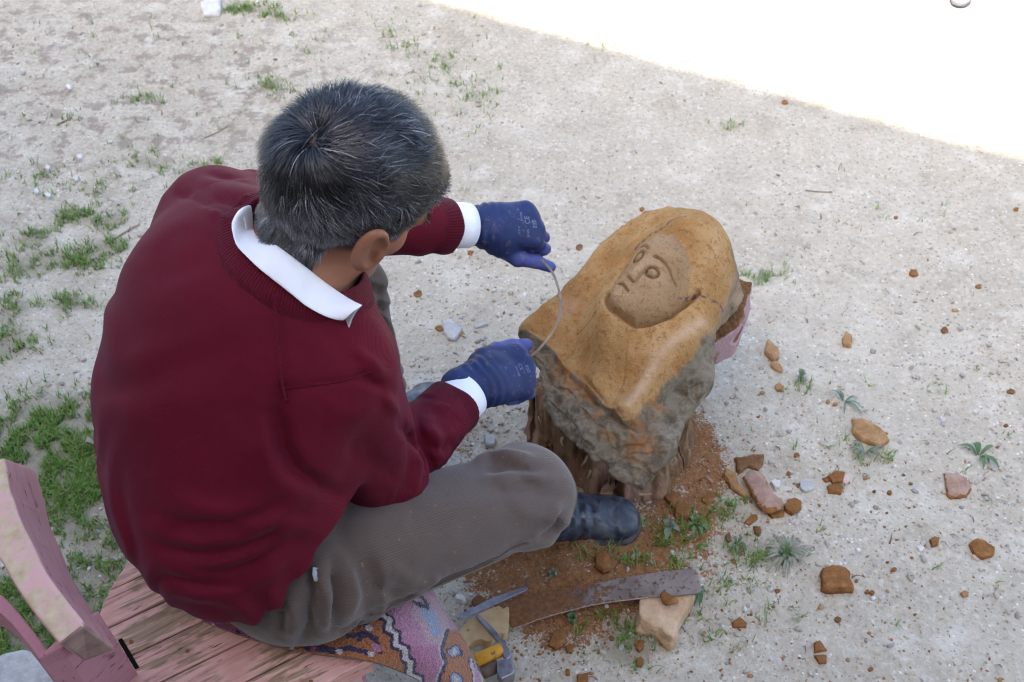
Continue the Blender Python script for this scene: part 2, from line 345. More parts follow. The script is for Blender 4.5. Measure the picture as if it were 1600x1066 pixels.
def soil_keep(P, px, py):
    P3 = np.c_[P, 0 * P[:, :1]].astype(np.float32)
    gr = np.exp(-((px - 720) / 150) ** 2 - ((py - 560) / 150) ** 2) * 1.1 + np.exp(-((px - 130) / 160) ** 2 - ((py - 880) / 110) ** 2) * .6
    return .28 + .35 * fbm(P3, 4, 3, 31) + gr + .12 * np.exp(-((px - 1100) / 300) ** 2 - ((py - 800) / 300) ** 2)
xy = scatter(30000, soil_keep); n = len(xy)
rad = .0010 + .0072 * RNG.random(n) ** 7 + .0010 * RNG.random(n) ** 2
pal = np.array([(.62, .60, .57), (.52, .49, .45), (.45, .40, .33), (.40, .36, .31), (.36, .35, .35), (.52, .42, .32), (.74, .73, .71), (.30, .26, .22), (.38, .23, .12)])
cols = pal[RNG.choice(len(pal), n, p=[.07, .17, .22, .19, .1, .11, .03, .07, .04])] * RNG.uniform(.85, 1.12, (n, 1))
tag(pebbles('pebbles', xy, rad, cols, pm.m), 'pale and grey pebbles strewn over the dry dirt', 'pebbles', kind='stuff')
xy = scatter(42000, lambda P, px, py: np.minimum(spots(DUST, P[:, 0], P[:, 1]), 1) * .8 + .012 * (px > 650)); n = len(xy)
rad = .0009 + .0035 * RNG.random(n) ** 4 + .0006 * RNG.random(n)
cols = np.array([(.30, .125, .04)]) * RNG.uniform(.55, 1.3, (n, 1)) * np.array([1, 1, 1]) + RNG.uniform(0, .02, (n, 3))
tag(pebbles('rust_grit', xy, rad, cols, pm.m), 'rust brown stone grit fallen round the carving', 'stone grit', kind='stuff')
# ------------------------------------------------------------------ grass
def blades(name, xy, ln, wid, lean, mat, cols, segs=3):
    n = len(xy); a = RNG.uniform(0, 6.283, n); d = np.stack([np.cos(a), np.sin(a)], 1); sd = np.stack([-d[:, 1], d[:, 0]], 1)
    z0 = ground_z(xy[:, 0], xy[:, 1]); rows = []
    for s in range(segs + 1):
        t = s / segs; w = wid * (1 - t) ** .7
        c = xy + d * (ln * lean * t ** 1.6)[:, None]; z = z0 - .002 + ln * t * np.sqrt(np.clip(1 - (lean * t ** .8) ** 2, .03, 1))
        rows += [np.c_[c - sd * w[:, None], z], np.c_[c + sd * w[:, None], z + w * .3]]
    V = np.stack(rows, 1); k = 2 * (segs + 1)
    f = np.array([(2 * s, 2 * s + 1, 2 * s + 3, 2 * s + 2) for s in range(segs)])
    return mesh_obj(name, V.reshape(-1, 3), (f[None] + (np.arange(n) * k)[:, None, None]).reshape(-1, 4), mat, attrs={'tint': np.repeat(cols, k, 0)})
gm = M('grass blade', rough=.55, spec=.35); gm.col(gm.attr('tint', 1)); gm.b.inputs['Subsurface Weight'].default_value = 0
pts = []
for px, py, rx, ry, k in GRASS:
    c = U(px, py, 0)
    if k < .06: m_ = int(k * rx * ry * 26000); q = RNG.uniform(-1, 1, (m_, 2)); nb = 5
    else: m_ = int(np.clip(k, .2, 1.3) * rx * ry * (40000 if rx > .08 else 23000)); q = RNG.normal(0, .5, (m_, 2)); nb = 7
    cl = c[:2] + q * (rx * (1.35 if rx < .08 else 1.1), ry * (1.35 if rx < .08 else 1.1))
    cl = np.repeat(cl, nb, 0) + RNG.normal(0, .006, (m_ * nb, 2)); pts.append(cl)
xy = np.concatenate(pts); n = len(xy)
k_ = fbm(np.c_[xy, 0 * xy[:, :1]].astype(np.float32), 34, 3, 77) > -.30 + .3 * RNG.random(n); xy = xy[k_]; n = len(xy)
ln = RNG.uniform(.007, .032, n); lean = np.clip(RNG.normal(.6, .22, n), .1, .97)
f_ = RNG.random((n, 1))
cols = np.array([(.10, .20, .030)]) * (1 - f_) + np.array([(.19, .31, .065)]) * f_; dry = RNG.random(n) < .09; cols[dry] = (.34, .29, .15)
tag(blades('grass', xy, ln, RNG.uniform(.0009, .0019, n), lean, gm.m, cols), 'short green grass in tufts and patches on the dirt', 'grass', kind='stuff')
# dry stalk bits and dead leaf scraps
xy = scatter(5200, lambda P, px, py: .05 + .55 * np.exp(-((px - 120) / 330) ** 2 - ((py - 110) / 170) ** 2)); n = len(xy)
t_ = RNG.random((n, 1)); cols = np.array([(.16, .11, .075)]) * (1 - t_) + np.array([(.42, .36, .26)]) * t_ ** 2
tag(blades('dry_litter', xy, RNG.uniform(.008, .03, n), RNG.uniform(.0006, .003, n), np.full(n, .97), gm.m, cols, 2), 'dry brown stalks and leaf scraps littered over the dirt', 'litter', kind='stuff')
# ================================================================== PERSON
A = lambda *v: np.array(v, np.float32)
pel = A(-.385, .925, .56); belly = A(-.375, .985, .66); chest = A(-.355, 1.05, .775)
nb = A(-.27, 1.045, .915)                                   # base of the neck
shR = U(528, 580, .825); shL = U(343, 350, .86)
elR = U(592, 742, .575); wrR = U(738, 608, .545)
elL = U(550, 350, .70); wrL = U(747, 353, .60)
F_ = nrm((.695, .513, -.504)); up0 = nrm(np.array((0, 0, 1)) - F_ * F_[2]); R0 = np.cross(F_, up0)
ROLL = .344; Hu = nrm(up0 * math.cos(ROLL) + R0 * math.sin(ROLL)); Hr = np.cross(F_, Hu)   # head axes: forward, up, right
HB = np.stack([Hr, F_, Hu]).astype(np.float32)
HC = U(551, 290, 1.022).astype(np.float32)                   # centre of the skull
HS = 1.09
def hd(r, f, u): return (HC + (Hr * r + F_ * f + Hu * u) * HS).astype(np.float32)
fw = nrm((.80, .60, 0)); lf = nrm((-.60, .80, 0))           # the man's forward and left on plan
hipR = A(-.285, .865, .53); kneeR = U(814, 777, .465); ankR = U(842, 774, .12)
hipL = A(-.43, 1.03, .53); kneeL = A(-.305, 1.475, .50); ankL = A(-.275, 1.505, .12)
def lr(a, b, t): return np.asarray(a) * (1 - t) + np.asarray(b) * t
def earparts(p, s):
    e = hd(.083 * s, -.017, -.004); q = (p - e) @ HB.T; q[:, 0] *= s          # ear frame: out, forward, up
    c, sn = math.cos(.30), math.sin(.30); y = q[:, 1] * c + q[:, 2] * sn; z = -q[:, 1] * sn + q[:, 2] * c; x = q[:, 0] - y * .06
    E = np.stack([x, y, z], 1)
    outer = ell(E, (0.010, 0, .002), (.0100, .0220, .038)); hole = ell(E, (.0225, .004, .005), (.0160, .0160, .029))
    d = smax(outer, -hole, .003); d = smin(d, ell(E, (.005, .003, -.032), (.006, .011, .012)), .006)
    d = smin(d, rc(E, (.0125, -.007, .020), (.0135, -.006, -.016), .0036, .0030), .004)
    return d, smin(rc(E, (.010, .014, -.004), (.012, .011, -.012), .0045, .004), ell(E, (.003, .004, 0), (.004, .012, .02)), .004)
def head_sd(p):
    d = ell(p, hd(0, -.012, .018), (.081, .103, .093), HB)
    d = smin(d, ell(p, hd(0, .030, -.045), (.060, .066, .075), HB), .035)
    d = smin(d, ell(p, hd(0, .052, -.098), (.036, .034, .026), HB), .03)             # chin
    d = smin(d, rc(p, hd(.045, .005, -.07), hd(.03, .06, -.10), .022, .02), .02); d = smin(d, rc(p, hd(-.045, .005, -.07), hd(-.03, .06, -.10), .022, .02), .02)
    d = smin(d, rc(p, hd(.042, .055, -.035), hd(.05, .03, -.03), .018, .016), .018); d = smin(d, rc(p, hd(-.042, .055, -.035), hd(-.05, .03, -.03), .018, .016), .018)
    d = smin(d, rc(p, hd(-.035, .078, -.0), hd(.035, .078, -.0), .012, .012), .016)   # brow
    d = smin(d, rc(p, hd(0, .088, -.012), hd(0, .108, -.048), .009, .0145), .012)     # nose
    d = smin(d, rc(p, hd(-.013, .094, -.052), hd(.013, .094, -.052), .008, .008), .008)
    for s in (-1, 1): d = smax(d, -ell(p, hd(.032 * s, .092, -.014), (.015, .012, .010), HB), .010)
    d = smin(d, rc(p, hd(-.02, .085, -.076), hd(.02, .085, -.076), .007, .007), .008); d = smin(d, rc(p, hd(-.016, .083, -.087), hd(.016, .083, -.087), .008, .008), .006)
    for s in (-1, 1):
        a, b = earparts(p, s); d = smin(d, a, .005); d = smin(d, b, .003)
    return d
nk0, nk1 = lr(nb, hd(0, 0, 0), -.25), hd(0, -.02, -.045)
def body_sd(p):
    d = rc(p, nk0, nk1, .062, .058)
    d = smin(d, head_sd(p), .018)
    t = ell(p, chest, (.15, .10, .17), TB)
    t = smin(t, ell(p, belly, (.14, .10, .13), TB), .06); t = smin(t, ell(p, pel, (.15, .10, .09), TB), .06)
    for s_, e_, w_ in ((shR, elR, wrR), (shL, elL, wrL)):
        t = smin(t, rc(p, lr(nb, s_, .3), s_, .05, .052), .05); t = smin(t, rc(p, s_, e_, .048, .038), .03); t = smin(t, rc(p, e_, w_, .038, .026), .02)
    for h_, k_, a_ in ((hipR, kneeR, ankR), (hipL, kneeL, ankL)):
        t = smin(t, rc(p, h_, k_, .070, .050), .05); t = smin(t, rc(p, k_, a_, .050, .036), .02)
    return smin(d, t, .04)
spine = nrm(nb - pel); latL = nrm(lf - spine * (lf @ spine)); frt = np.cross(latL, spine)
TB = np.stack([latL, frt, spine]).astype(np.float32)
bl_sh = nrm(shL - shR)
# ---- sweater
cufR0, cufR1 = lr(elR, wrR, .93), lr(elR, wrR, .93); cufL1 = lr(elL, wrL, .90)
nax = nrm(np.array(nk1) - np.array(nb) + np.array((0, 0, .04)))
def fold(p, ax, n, seed, amp, warp=.35, sharp=1.6):
    s = (p @ np.asarray(ax, np.float32)) * n + fbm(p, 5, 2, seed) * warp * 6
    w = np.sin(s * 6.2832); return amp * np.sign(w) * np.abs(w) ** sharp
def sweater_sd(p):
    back = chest - frt * .012
    t = ell(p, back - frt * .006, (.203, .156, .215), TB)
    t = smin(t, ell(p, belly - frt * .008, (.194, .156, .17), TB), .09)
    t = smin(t, ell(p, pel + spine * .01 - frt * .002, (.180, .148, .115), TB), .07)
    for s_ in (shR, shL): t = smin(t, rc(p, lr(nb, s_, .15) - nax * .03, s_, .080, .072), .06)
    aR = smin(rc(p, shR, elR, .078, .064), smax(rc(p, elR, lr(elR, wrR, .98), .062, .042), (tpar(p, elR, wrR) - .80) * .26, .005), .022)
    aL = smin(rc(p, shL, elL, .074, .060), smax(rc(p, elL, wrL, .058, .044), (tpar(p, elL, wrL) - .76) * .24, .005), .022)
    # sleeve folds
    ux, tx = tpar(p, shR, elR), tpar(p, elR, wrR)
    mk = np.exp(-((tx - .18) / .28) ** 2) * sstep(1.0, .7, tx); aR = aR + fold(p, nrm(wrR - elR), 17, 41, .0042, .25) * mk
    mk = np.exp(-((ux - .8) / .3) ** 2); aR = aR + fold(p, nrm(elR - shR + .25 * frt), 12, 43, .004, .25) * mk * (tx < .6)
    tl = tpar(p, elL, wrL); aL = aL + fold(p, nrm(shL - elL), 14, 47, .005, .3) * np.exp(-((tpar(p, shL, elL) - .3) / .4) ** 2)
    if HEMF is not None: t = smax(t, -hem_v(p) * .8, .008)
    t = smin(t, aR, .016); t = smin(t, aL, .035)
    # soft creases across the lower back, and a looser hem
    v = (p - pel) @ spine; t = t + fold(p, nrm(spine + .25 * latL), 7.5, 51, .0035, .35, 1.2) * np.exp(-((v - .03) / .09) ** 2)
    t = t + fold(p, nrm(spine * .6 + latL * .8), 6, 53, .003, .2, 1.0) * np.exp(-((v - .2) / .12) ** 2)
    t = t + fbm(p, 9, 2, 55) * .0022
    # neck opening with a ribbed band, cut hem and cuffs
    rn = rc(p, nb - nax * .06, nb + nax * .25, .076, .085); t = np.where(rn < .024, t - .0028 * sstep(.024, .018, rn), t)
    t = smax(t, -rn, .006)
    return t
HEMF = None
def hem_v(p):
    """height above the hem, which rides up from the seat at the back to the lap in front"""
    u = (p - pel.astype(np.float32)) @ fw.astype(np.float32); return p[:, 2] - np.interp(u, HEMF[0], HEMF[1])
_hp = np.array([hit(x, y, sweater_sd) for x, y in ((400, 980), (440, 950), (478, 897), (503, 858), (528, 818), (548, 785))])
_hu = (_hp - pel) @ fw; _o = np.argsort(_hu); _pf = np.polyfit(_hu, _hp[:, 2], 2); _uu = np.linspace(_hu.min(), _hu.max(), 24); HEMF = (np.r_[_uu[0] - .2, _uu], np.r_[np.polyval(_pf, _uu[0]) - .012, np.polyval(_pf, _uu)])
sV, sF = polygonize(sweater_sd, (-.72, .70, .40), (.06, 1.62, 1.02), .0042, 2, .012)
sV = creases(sV, sF, [
    ([(255, 752), (285, 778), (323, 797), (363, 800), (406, 788), (440, 765)], .0050, 16), ([(250, 800), (300, 818), (350, 822), (400, 808), (445, 780)], -.0060, 10),
    ([(225, 820), (271, 838), (323, 847), (376, 838), (437, 808), (481, 772)], .0075, 13), ([(240, 848), (300, 868), (360, 868), (420, 842), (470, 805)], -.0065, 11),
    ([(285, 878), (330, 884), (370, 872), (425, 848), (480, 800)], .0070, 12), ([(300, 900), (350, 898), (405, 878), (455, 840)], -.0060, 10), ([(262, 918), (315, 930), (376, 925), (425, 895), (455, 860)], .0065, 12),
    ([(442, 610), (433, 650), (440, 700), (465, 738), (510, 765), (548, 780)], -.016, 14), ([(420, 640), (412, 690), (428, 740), (455, 775)], .006, 16),
    ([(378, 470), (385, 540), (380, 600)], .0028, 26), ([(330, 640), (370, 690), (420, 720)], .003, 26),
    ([(433, 470), (432, 540), (438, 605)], .0022, 4), ([(440, 470), (440, 540), (446, 600)], -.0022, 4), ([(446, 606), (520, 598), (598, 578)], -.0022, 5),
    ([(545, 540), (580, 565), (603, 592)], .006, 9), ([(560, 585), (590, 600), (604, 612)], -.008, 8), ([(600, 612), (612, 640), (620, 660)], .006, 8), ([(500, 640), (550, 650), (600, 640)], .003, 18),
    ([(618, 655), (650, 690), (672, 722), (668, 745)], -.012, 9), ([(640, 690), (652, 725), (645, 765), (620, 785)], .008, 11), ([(648, 668), (690, 682), (716, 672)], .006, 9), ([(660, 700), (695, 702), (715, 690)], -.005, 8), ([(560, 700), (600, 735), (630, 748)], -.004, 16),
    ([(520, 690), (560, 745), (600, 772)], .003, 16), ([(665, 640), (700, 650)], -.004, 8), ([(690, 720), (705, 700), (725, 690)], .004, 8),
    ([(262, 298), (300, 308), (350, 330), (372, 345)], -.0060, 7), ([(300, 285), (350, 292), (400, 282)], .0055, 10), ([(320, 305), (360, 315), (405, 308)], -.0075, 8), ([(330, 328), (365, 345)], .005, 9), ([(320, 272), (360, 278), (405, 270)], -.004, 6),
    ([(215, 400), (265, 355), (318, 335)], .0035, 18), ([(225, 440), (290, 415), (340, 400)], -.0028, 18), ([(470, 500), (520, 530), (560, 560)], -.003, 14)])
def angvec(p, a, b, mask):
    a = np.asarray(a); ax = nrm(np.asarray(b) - a); e1 = nrm(np.cross(ax, (0.3, .2, 1))); e2 = np.cross(ax, e1); q = p - a
    x, y = q @ e1, q @ e2; r = np.sqrt(x * x + y * y) + 1e-6; return np.stack([x / r, y / r, mask], 1)
mc = sstep(.68, .72, tpar(sV, elR, wrR)) * (rc(sV, elR, wrR, .07, .06) < .012); mcl = sstep(.58, .62, tpar(sV, elL, wrL)) * (rc(sV, elL, wrL, .07, .07) < .012)
rnv = rc(sV, nb - nax * .06, nb + nax * .25, .076, .085); mn = sstep(.025, .022, rnv)
hv = hem_v(sV); mh = 0 * sstep(.055, .05, hv) * (1 - np.maximum(mc, mcl)) * (rc(sV, elR, wrR, .08, .07) > .01) * (rc(sV, elL, wrL, .08, .07) > .01)
av = angvec(sV, elR, wrR, mc * .35)
for m_, a_, b_, k_ in ((mcl, elL, wrL, .35), (mn, nb, nb + nax, .6), (mh, pel, pel + np.array((0, 0, 1.)), .9)):
    v_ = angvec(sV, a_, b_, m_ * k_); sel = m_ > np.maximum(.5, 0); av[sel] = v_[sel]
kn = M('burgundy knit', rough=.75, spec=.12); a3 = kn.sep(kn.attr('ang', 1)); ang = kn.math('ARCTAN2', a3[1], a3[0])
kc = kn.ramp(kn.noise(6, 4), [(.3, (.087, .0027, .0118)), (.7, (.116, .0040, .0160))])
kc = kn.mix(kn.math('MULTIPLY', kn.noise(900, 2), .35), kc, (.055, .003, .011))
isr = kn.math('GREATER_THAN', a3[2], .1)
freq = kn.math('ADD', 62.0, kn.math('MULTIPLY', a3[2], 150.0))
ribw = kn.math('SINE', kn.math('MULTIPLY', ang, freq))
kc = kn.mix(kn.math('MULTIPLY', isr, kn.step(ribw, .2, -1)), kc, kn.mix(.5, kc, (.02, .001, .004)))
kn.col(kc); kn.b.inputs['Sheen Weight'].default_value = .06; kn.b.inputs['Sheen Roughness'].default_value = .4; kn.b.inputs['Sheen Tint'].default_value = (.75, .5, .85, 1)
wv = kn.n('ShaderNodeTexWave', {'Vector': kn.mapv((1, 1, 1), (.3, .5, .2)), 'Scale': 160.0, 'Distortion': 1.5}, out=1)
kn.bump((kn.math('MULTIPLY', ribw, isr), .5, .0012), (wv, .22, .0012), (kn.noise(700, 2), .3, .0012), (kn.noise(40, 4), .18, .003))
person = mesh_obj('person', *polygonize(body_sd, (-.60, .74, .05), (.12, 1.68, 1.2), .0037, 2, .006))
tag(person, 'seated man in burgundy sweater and blue gloves bent over the stone bust he is carving', 'person')
sk = M('tanned skin', rough=.5, spec=.35); sc_ = sk.ramp(sk.noise(38, 5, .6), [(.3, (.235, .098, .056)), (.7, (.30, .135, .082))])
red = sk.attr('red'); sc_ = sk.mix(red, sc_, (.33, .115, .075)); st_ = sk.attr('stubble'); sc_ = sk.mix(sk.math('MULTIPLY', st_, sk.step(sk.noise(500, 2), .45, .6)), sc_, (.22, .2, .19))
sk.col(sc_); sk.b.inputs['Subsurface Weight'].default_value = .08; sk.b.inputs['Subsurface Radius'].default_value = (.01, .004, .002)
sk.bump((sk.noise(300, 3), .22, .0012), (sk.noise(60, 3), .15, .002)); person.data.materials.append(sk.m)
pV = np.empty(len(person.data.vertices) * 3, np.float32); person.data.vertices.foreach_get('co', pV); pV = pV.reshape(-1, 3)
q = (pV - HC) @ HB.T
for nm, A_ in (('red', np.exp(-((np.abs(q[:, 0]) - .085) / .016) ** 2 - ((q[:, 2] + .03) / .04) ** 2) * .6), ('stubble', sstep(-.05, -.07, q[:, 2]) * sstep(.02, .05, q[:, 1]) * .8)):
    at = person.data.attributes.new(nm, 'FLOAT', 'POINT'); at.data.foreach_set('value', A_.astype(np.float32))
for s in (-1, 1):
    V, F = polygonize(lambda p: ell(p, hd(.031 * s, .076, -.016), (.0105, .0105, .0105)), hd(.031 * s, .076, -.016) - .014, hd(.031 * s, .076, -.016) + .014, .003)
    ey = M('eye', rough=.1, spec=.5); ey.col((.6, .58, .55)); mesh_obj('eye', V, F, ey.m, person)
sweater = mesh_obj('sweater', sV, sF, kn.m, person, attrs={'ang': av})
def seam(name, L, mat, sdf, parent, r=.0012, off=.0004):
    P = [hit(x, y, sdf) for x, y in L]; P = np.array(P); t = np.linspace(0, len(P) - 1, 50); i = np.clip(t.astype(int), 0, len(P) - 2); Q = P[i] + (P[i + 1] - P[i]) * (t - i)[:, None]
    Q = np.array([q_ - grad(sdf, q_[None].astype(np.float32))[0] * (float(sdf(q_[None].astype(np.float32))[0]) - off) for q_ in Q]); V = []; n = 6; T = np.gradient(Q, axis=0)
    for k in range(50):
        a = nrm(np.cross(T[k], (.1, .2, 1))); b = nrm(np.cross(T[k], a)); rr_ = r * (1 + .25 * math.sin(k * 2.1))
        V += [Q[k] + (a * math.cos(w) + b * math.sin(w)) * rr_ for w in np.linspace(0, 6.283, n + 1)[:-1]]
    return mesh_obj(name, V, [(k * n + j, k * n + (j + 1) % n, k * n + n + (j + 1) % n, k * n + n + j) for k in range(49) for j in range(n)], mat, parent)
seam('seam', [(428, 462), (431, 500), (434, 545), (439, 590), (446, 625)], kn.m, sweater_sd, sweater, .0022); seam('seam', [(446, 606), (480, 603), (520, 598), (560, 588), (592, 574)], kn.m, sweater_sd, sweater, .0008)
seam('seam', [(421, 885), (420, 905), (419, 935), (420, 955)], kn.m, sweater_sd, sweater, .0007)
eye_p = np.array((0, 0, CAM_H))
# ---- trousers
def leg_sd(p, h_, k_, a_, seed, side):
    d = smin(rc(p, h_, k_, .092, .073), rc(p, k_, a_, .076, .070), .03)
    tk, ts = tpar(p, h_, k_), tpar(p, k_, a_)
    d = d + fold(p, nrm(nrm(k_ - h_) + .5 * np.array((0, 0, 1))), 13, seed, .0042, .25) * np.exp(-((tk - .98) / .16) ** 2) * sstep(.75, .45, ts)
    d = d + fold(p, nrm(nrm(k_ - h_) - .4 * lf), 10, seed + 2, .0050, .25) * np.exp(-((tk - .08) / .22) ** 2)
    d = d + fold(p, nrm(a_ - k_), 15, seed + 4, .004, .3) * sstep(.45, .8, ts)
    return smax(d, (p - np.asarray(a_, np.float32)) @ nrm(a_ - k_).astype(np.float32) - .012, .006)
def trouser_sd(p):
    d = ell(p, pel - np.array((0, 0, .035)) + fw * .035, (.170, .130, .105), np.stack([lf, fw, (0, 0, 1)]))
    d = smin(d, leg_sd(p, hipR, kneeR, ankR, 61, 1), .05); d = smin(d, leg_sd(p, hipL, kneeL, ankL, 71, -1), .05)
    d = d + fbm(p, 10, 2, 81) * .002
    d = smax(d, -(p[:, 2] - .442), .02) if False else d
    # hip pocket mouth and outer seam on the near leg
    q = p - hipR.astype(np.float32); u = q @ nrm(kneeR - hipR).astype(np.float32); w = q @ np.array((0, 0, 1), np.float32)
    return d
tV, tF = polygonize(trouser_sd, (-.64, .68, .05), (.18, 1.64, .66), .005, 2, .012)
tV = creases(tV, tF, [(L_, d_ * 1.7, w_) for L_, d_, w_ in [
    ([(735, 722), (790, 712), (845, 722)], .006, 8), ([(745, 738), (795, 728), (850, 736)], -.006, 8), ([(760, 752), (815, 744), (860, 752)], .005, 9), ([(770, 768), (830, 762)], -.003, 9),
    ([(838, 848), (868, 828), (888, 795)], -.006, 7), ([(825, 842), (858, 818), (880, 785)], .005, 8), ([(800, 850), (838, 836), (862, 812)], -.004, 7),
    ([(575, 962), (640, 938), (652, 925), (730, 897), (830, 852)], -.004, 4), ([(640, 935), (665, 915), (690, 895)], .005, 9), ([(560, 900), (600, 925), (640, 930)], -.004, 10), ([(600, 880), (640, 905), (670, 905)], .003, 12),
    ([(478, 890), (490, 930), (484, 985), (470, 1005)], -.010, 7), ([(500, 895), (512, 940), (505, 990)], .008, 10), ([(524, 880), (530, 930), (522, 975)], -.009, 7), ([(545, 880), (552, 930), (540, 970)], .006, 10), ([(455, 935), (462, 970), (450, 1000)], .006, 9), ([(440, 950), (440, 990)], -.006, 7), ([(510, 985), (540, 990), (575, 970)], -.005, 7),
    ([(560, 870), (590, 905), (585, 945)], -.004, 10), ([(590, 450), (598, 520), (612, 600)], -.004, 6), ([(575, 460), (582, 540), (600, 630)], .004, 8), ([(560, 480), (565, 560)], -.004, 7), ([(640, 800), (720, 790), (800, 800)], .0025, 24)]])
dR = np.minimum(rc(tV, hipR, kneeR, .09, .07), rc(tV, kneeR, ankR, .07, .07)); dL = np.minimum(rc(tV, hipL, kneeL, .09, .07), rc(tV, kneeL, ankL, .07, .07))
tav = angvec(tV, hipR, kneeR, np.ones(len(tV)))
for sel, a_, b_ in (((dR < dL) & (tpar(tV, kneeR, ankR) > .25), kneeR, ankR), ((dL < dR) & (tpar(tV, kneeL, ankL) <= .1), hipL, kneeL), ((dL < dR) & (tpar(tV, kneeL, ankL) > .1), kneeL, ankL)):
    v_ = angvec(tV, a_, b_, np.ones(len(tV))); tav[sel] = v_[sel]
cd = M('brown corduroy', rough=.85, spec=.15); a3 = cd.sep(cd.attr('ang', 1)); ang = cd.math('ARCTAN2', a3[1], a3[0]); wale = cd.math('SINE', cd.math('MULTIPLY', ang, 150.0))
cc = cd.ramp(cd.noise(7, 5, .6), [(.3, (.080, .055, .043)), (.7, (.108, .078, .062))])
cc = cd.mix(cd.math('MULTIPLY', cd.step(wale, .3, -.9), .16), cc, (.04, .031, .028))
ww = cd.attr('worn'); cc = cd.mix(ww, cc, (.15, .125, .118))
sp_ = cd.vor(150, 1); spd = cd.vor(150, 0); cc = cd.mix(cd.math('MULTIPLY', cd.math('GREATER_THAN', cd.sep(sp_)[0], .955), cd.step(spd, .3, .2)), cc, (.22, .125, .06))
cd.col(cc); cd.b.inputs['Sheen Weight'].default_value = .25; cd.bump((wale, .2, .0012), (cd.noise(60, 4), .2, .003))
worn = np.exp(-(((tV - kneeR) ** 2).sum(1)) / .10 ** 2) * .5 + .25 * np.exp(-(((tV - lr(hipR, kneeR, .6)) ** 2).sum(1)) / .13 ** 2)
trousers = mesh_obj('trousers', tV, tF, cd.m, person, attrs={'ang': tav, 'worn': worn})
seam('seam', [(578, 962), (640, 936), (700, 908), (760, 882), (826, 850)], cd.m, trouser_sd, trousers, .0014)
plm = M('pocket lining', rough=.8, spec=.1); plm.col(plm.ramp(plm.noise(60, 4), [(.3, (.26, .27, .30)), (.7, (.52, .52, .54))]))
_pp = [hit(x, y, trouser_sd) for x, y in ((489, 886), (503, 889), (504, 898), (502, 909), (491, 908), (488, 898))]; _pn = nrm(eye_p - _pp[0])
_pv = [p + _pn * .003 for p in _pp] + [p - _pn * .004 for p in _pp]; mesh_obj('pocket_lining', _pv, [tuple(range(6))] + [(i, i + 6, (i + 1) % 6 + 6, (i + 1) % 6) for i in range(6)], plm.m, trousers, smooth=False)
# ---- boots
bt = M('black rubber', rough=.38, spec=.45); bc = bt.ramp(bt.noise(26, 5, .65, 1.0), [(.32, (.018, .022, .034)), (.52, (.05, .06, .085)), (.72, (.14, .145, .16))])
bc = bt.mix(bt.math('MULTIPLY', bt.step(bt.noise(90, 4, .7), .60, .72), .7), bc, (.20, .10, .045)); bt.col(bc); bt.rough(bt.step(bt.noise(20, 4), .2, .9)); bt.bump((bt.noise(45, 3), .15, .003))
bs_ = M('boot sole', rough=.75, spec=.2); bs_.col(bs_.ramp(bs_.noise(40, 4), [(.3, (.035, .034, .036)), (.7, (.10, .092, .085))]))
def boot(ank, toe, knee, name='boot'):
    a = np.array((ank[0], ank[1], 0)); t = np.array((toe[0], toe[1], 0)); d = nrm(t - a); s = np.array((-d[1], d[0], 0)); t = t - d * .047
    heel = a - d * .045
    B = np.stack([d, s, (0, 0, 1)])
    def f(p):
        x = rc(p, heel + (0, 0, .045), lr(a, t, .75) + np.array((0, 0, .036)), .042, .045)
        x = smin(x, ell(p, t + np.array((0, 0, .028)), (.050, .049, .034), B), .02)
        x = smin(x, rc(p, a + (0, 0, .06), a + d * .055 + (0, 0, .050), .046, .042), .03)
        x = smin(x, rc(p, a + (0, 0, .06), a + (0, 0, .06) + nrm(knee - ank) * .12, .046, .048), .03)
        tt = (p - t) @ d; x = x - .0016 * sstep(.0, .006, tt)                     # toe cap step
        q = p.copy(); q[:, 2] = 0; so = np.minimum(rc(q, heel, lr(a, t, .6), .043, .050), rc(q, lr(a, t, .6), t, .050, .051))
        sole = smax(so - .003, np.abs(p[:, 2] - .012) - .010, .004)
        x = smax(x, -(p[:, 2] - .012), .004); return x + fbm(p, 28, 2, 301) * .0012 + .0016 * np.sin(((p - a) @ d) * 260) * np.exp(-(((p - a) @ d - .075) / .03) ** 2)
    def fs(p):
        q = p.copy(); q[:, 2] = 0; so = np.minimum(rc(q, heel, lr(a, t, .6), .043, .050), rc(q, lr(a, t, .6), t, .050, .051)); return smax(so - .0065, np.abs(p[:, 2] - .010) - .011, .004)
    lo = np.minimum(heel, t) - .075; hi = np.maximum(heel, t) + .075; lo[2] = -.02; hi[2] = .33
    o = mesh_obj(name, *polygonize(f, lo, hi, .004, 2), bt.m, person); hi[2] = .05; mesh_obj('sole', *polygonize(fs, lo, hi, .004, 2), bs_.m, o); return o
toeR = U(995, 806, .03); toeL = U(691, 607, .03)
boot(ankR, toeR, kneeR); boot(ankL, toeL, kneeL)
# ---- shirt: collar leaf folded over the neckband, and cuffs
wh = M('white shirt cotton', rough=.75, spec=.2); wh.col(wh.ramp(wh.noise(20, 3), [(.3, (.74, .76, .82)), (.7, (.80, .82, .86))])); wh.bump((wh.noise(600, 2), .1, .001), (wh.noise(30, 3), .15, .003))
def resamp(P, n):
    P = np.asarray(P); s = np.r_[0, np.cumsum(np.sqrt((np.diff(P, axis=0) ** 2).sum(1)))]; u = np.linspace(0, s[-1], n)
    Q = np.stack([np.interp(u, s, P[:, k]) for k in range(3)], 1)
    for _ in range(3): Q[1:-1] = (Q[:-2] + 2 * Q[1:-1] + Q[2:]) / 4
    return Q
def _cs(p): return np.minimum(sweater_sd(p), rc(p, nk0, nk1, .062, .058))
eye_ = np.array((0, 0, CAM_H))
def onto(L, off): return [(lambda h_: h_ + nrm(eye_ - h_) * off)(hit(x, y, _cs)) for x, y in L]
out = resamp(onto([(372, 330), (360, 350), (368, 384), (404, 420), (454, 459), (502, 499), (520, 508)], .008), 40)
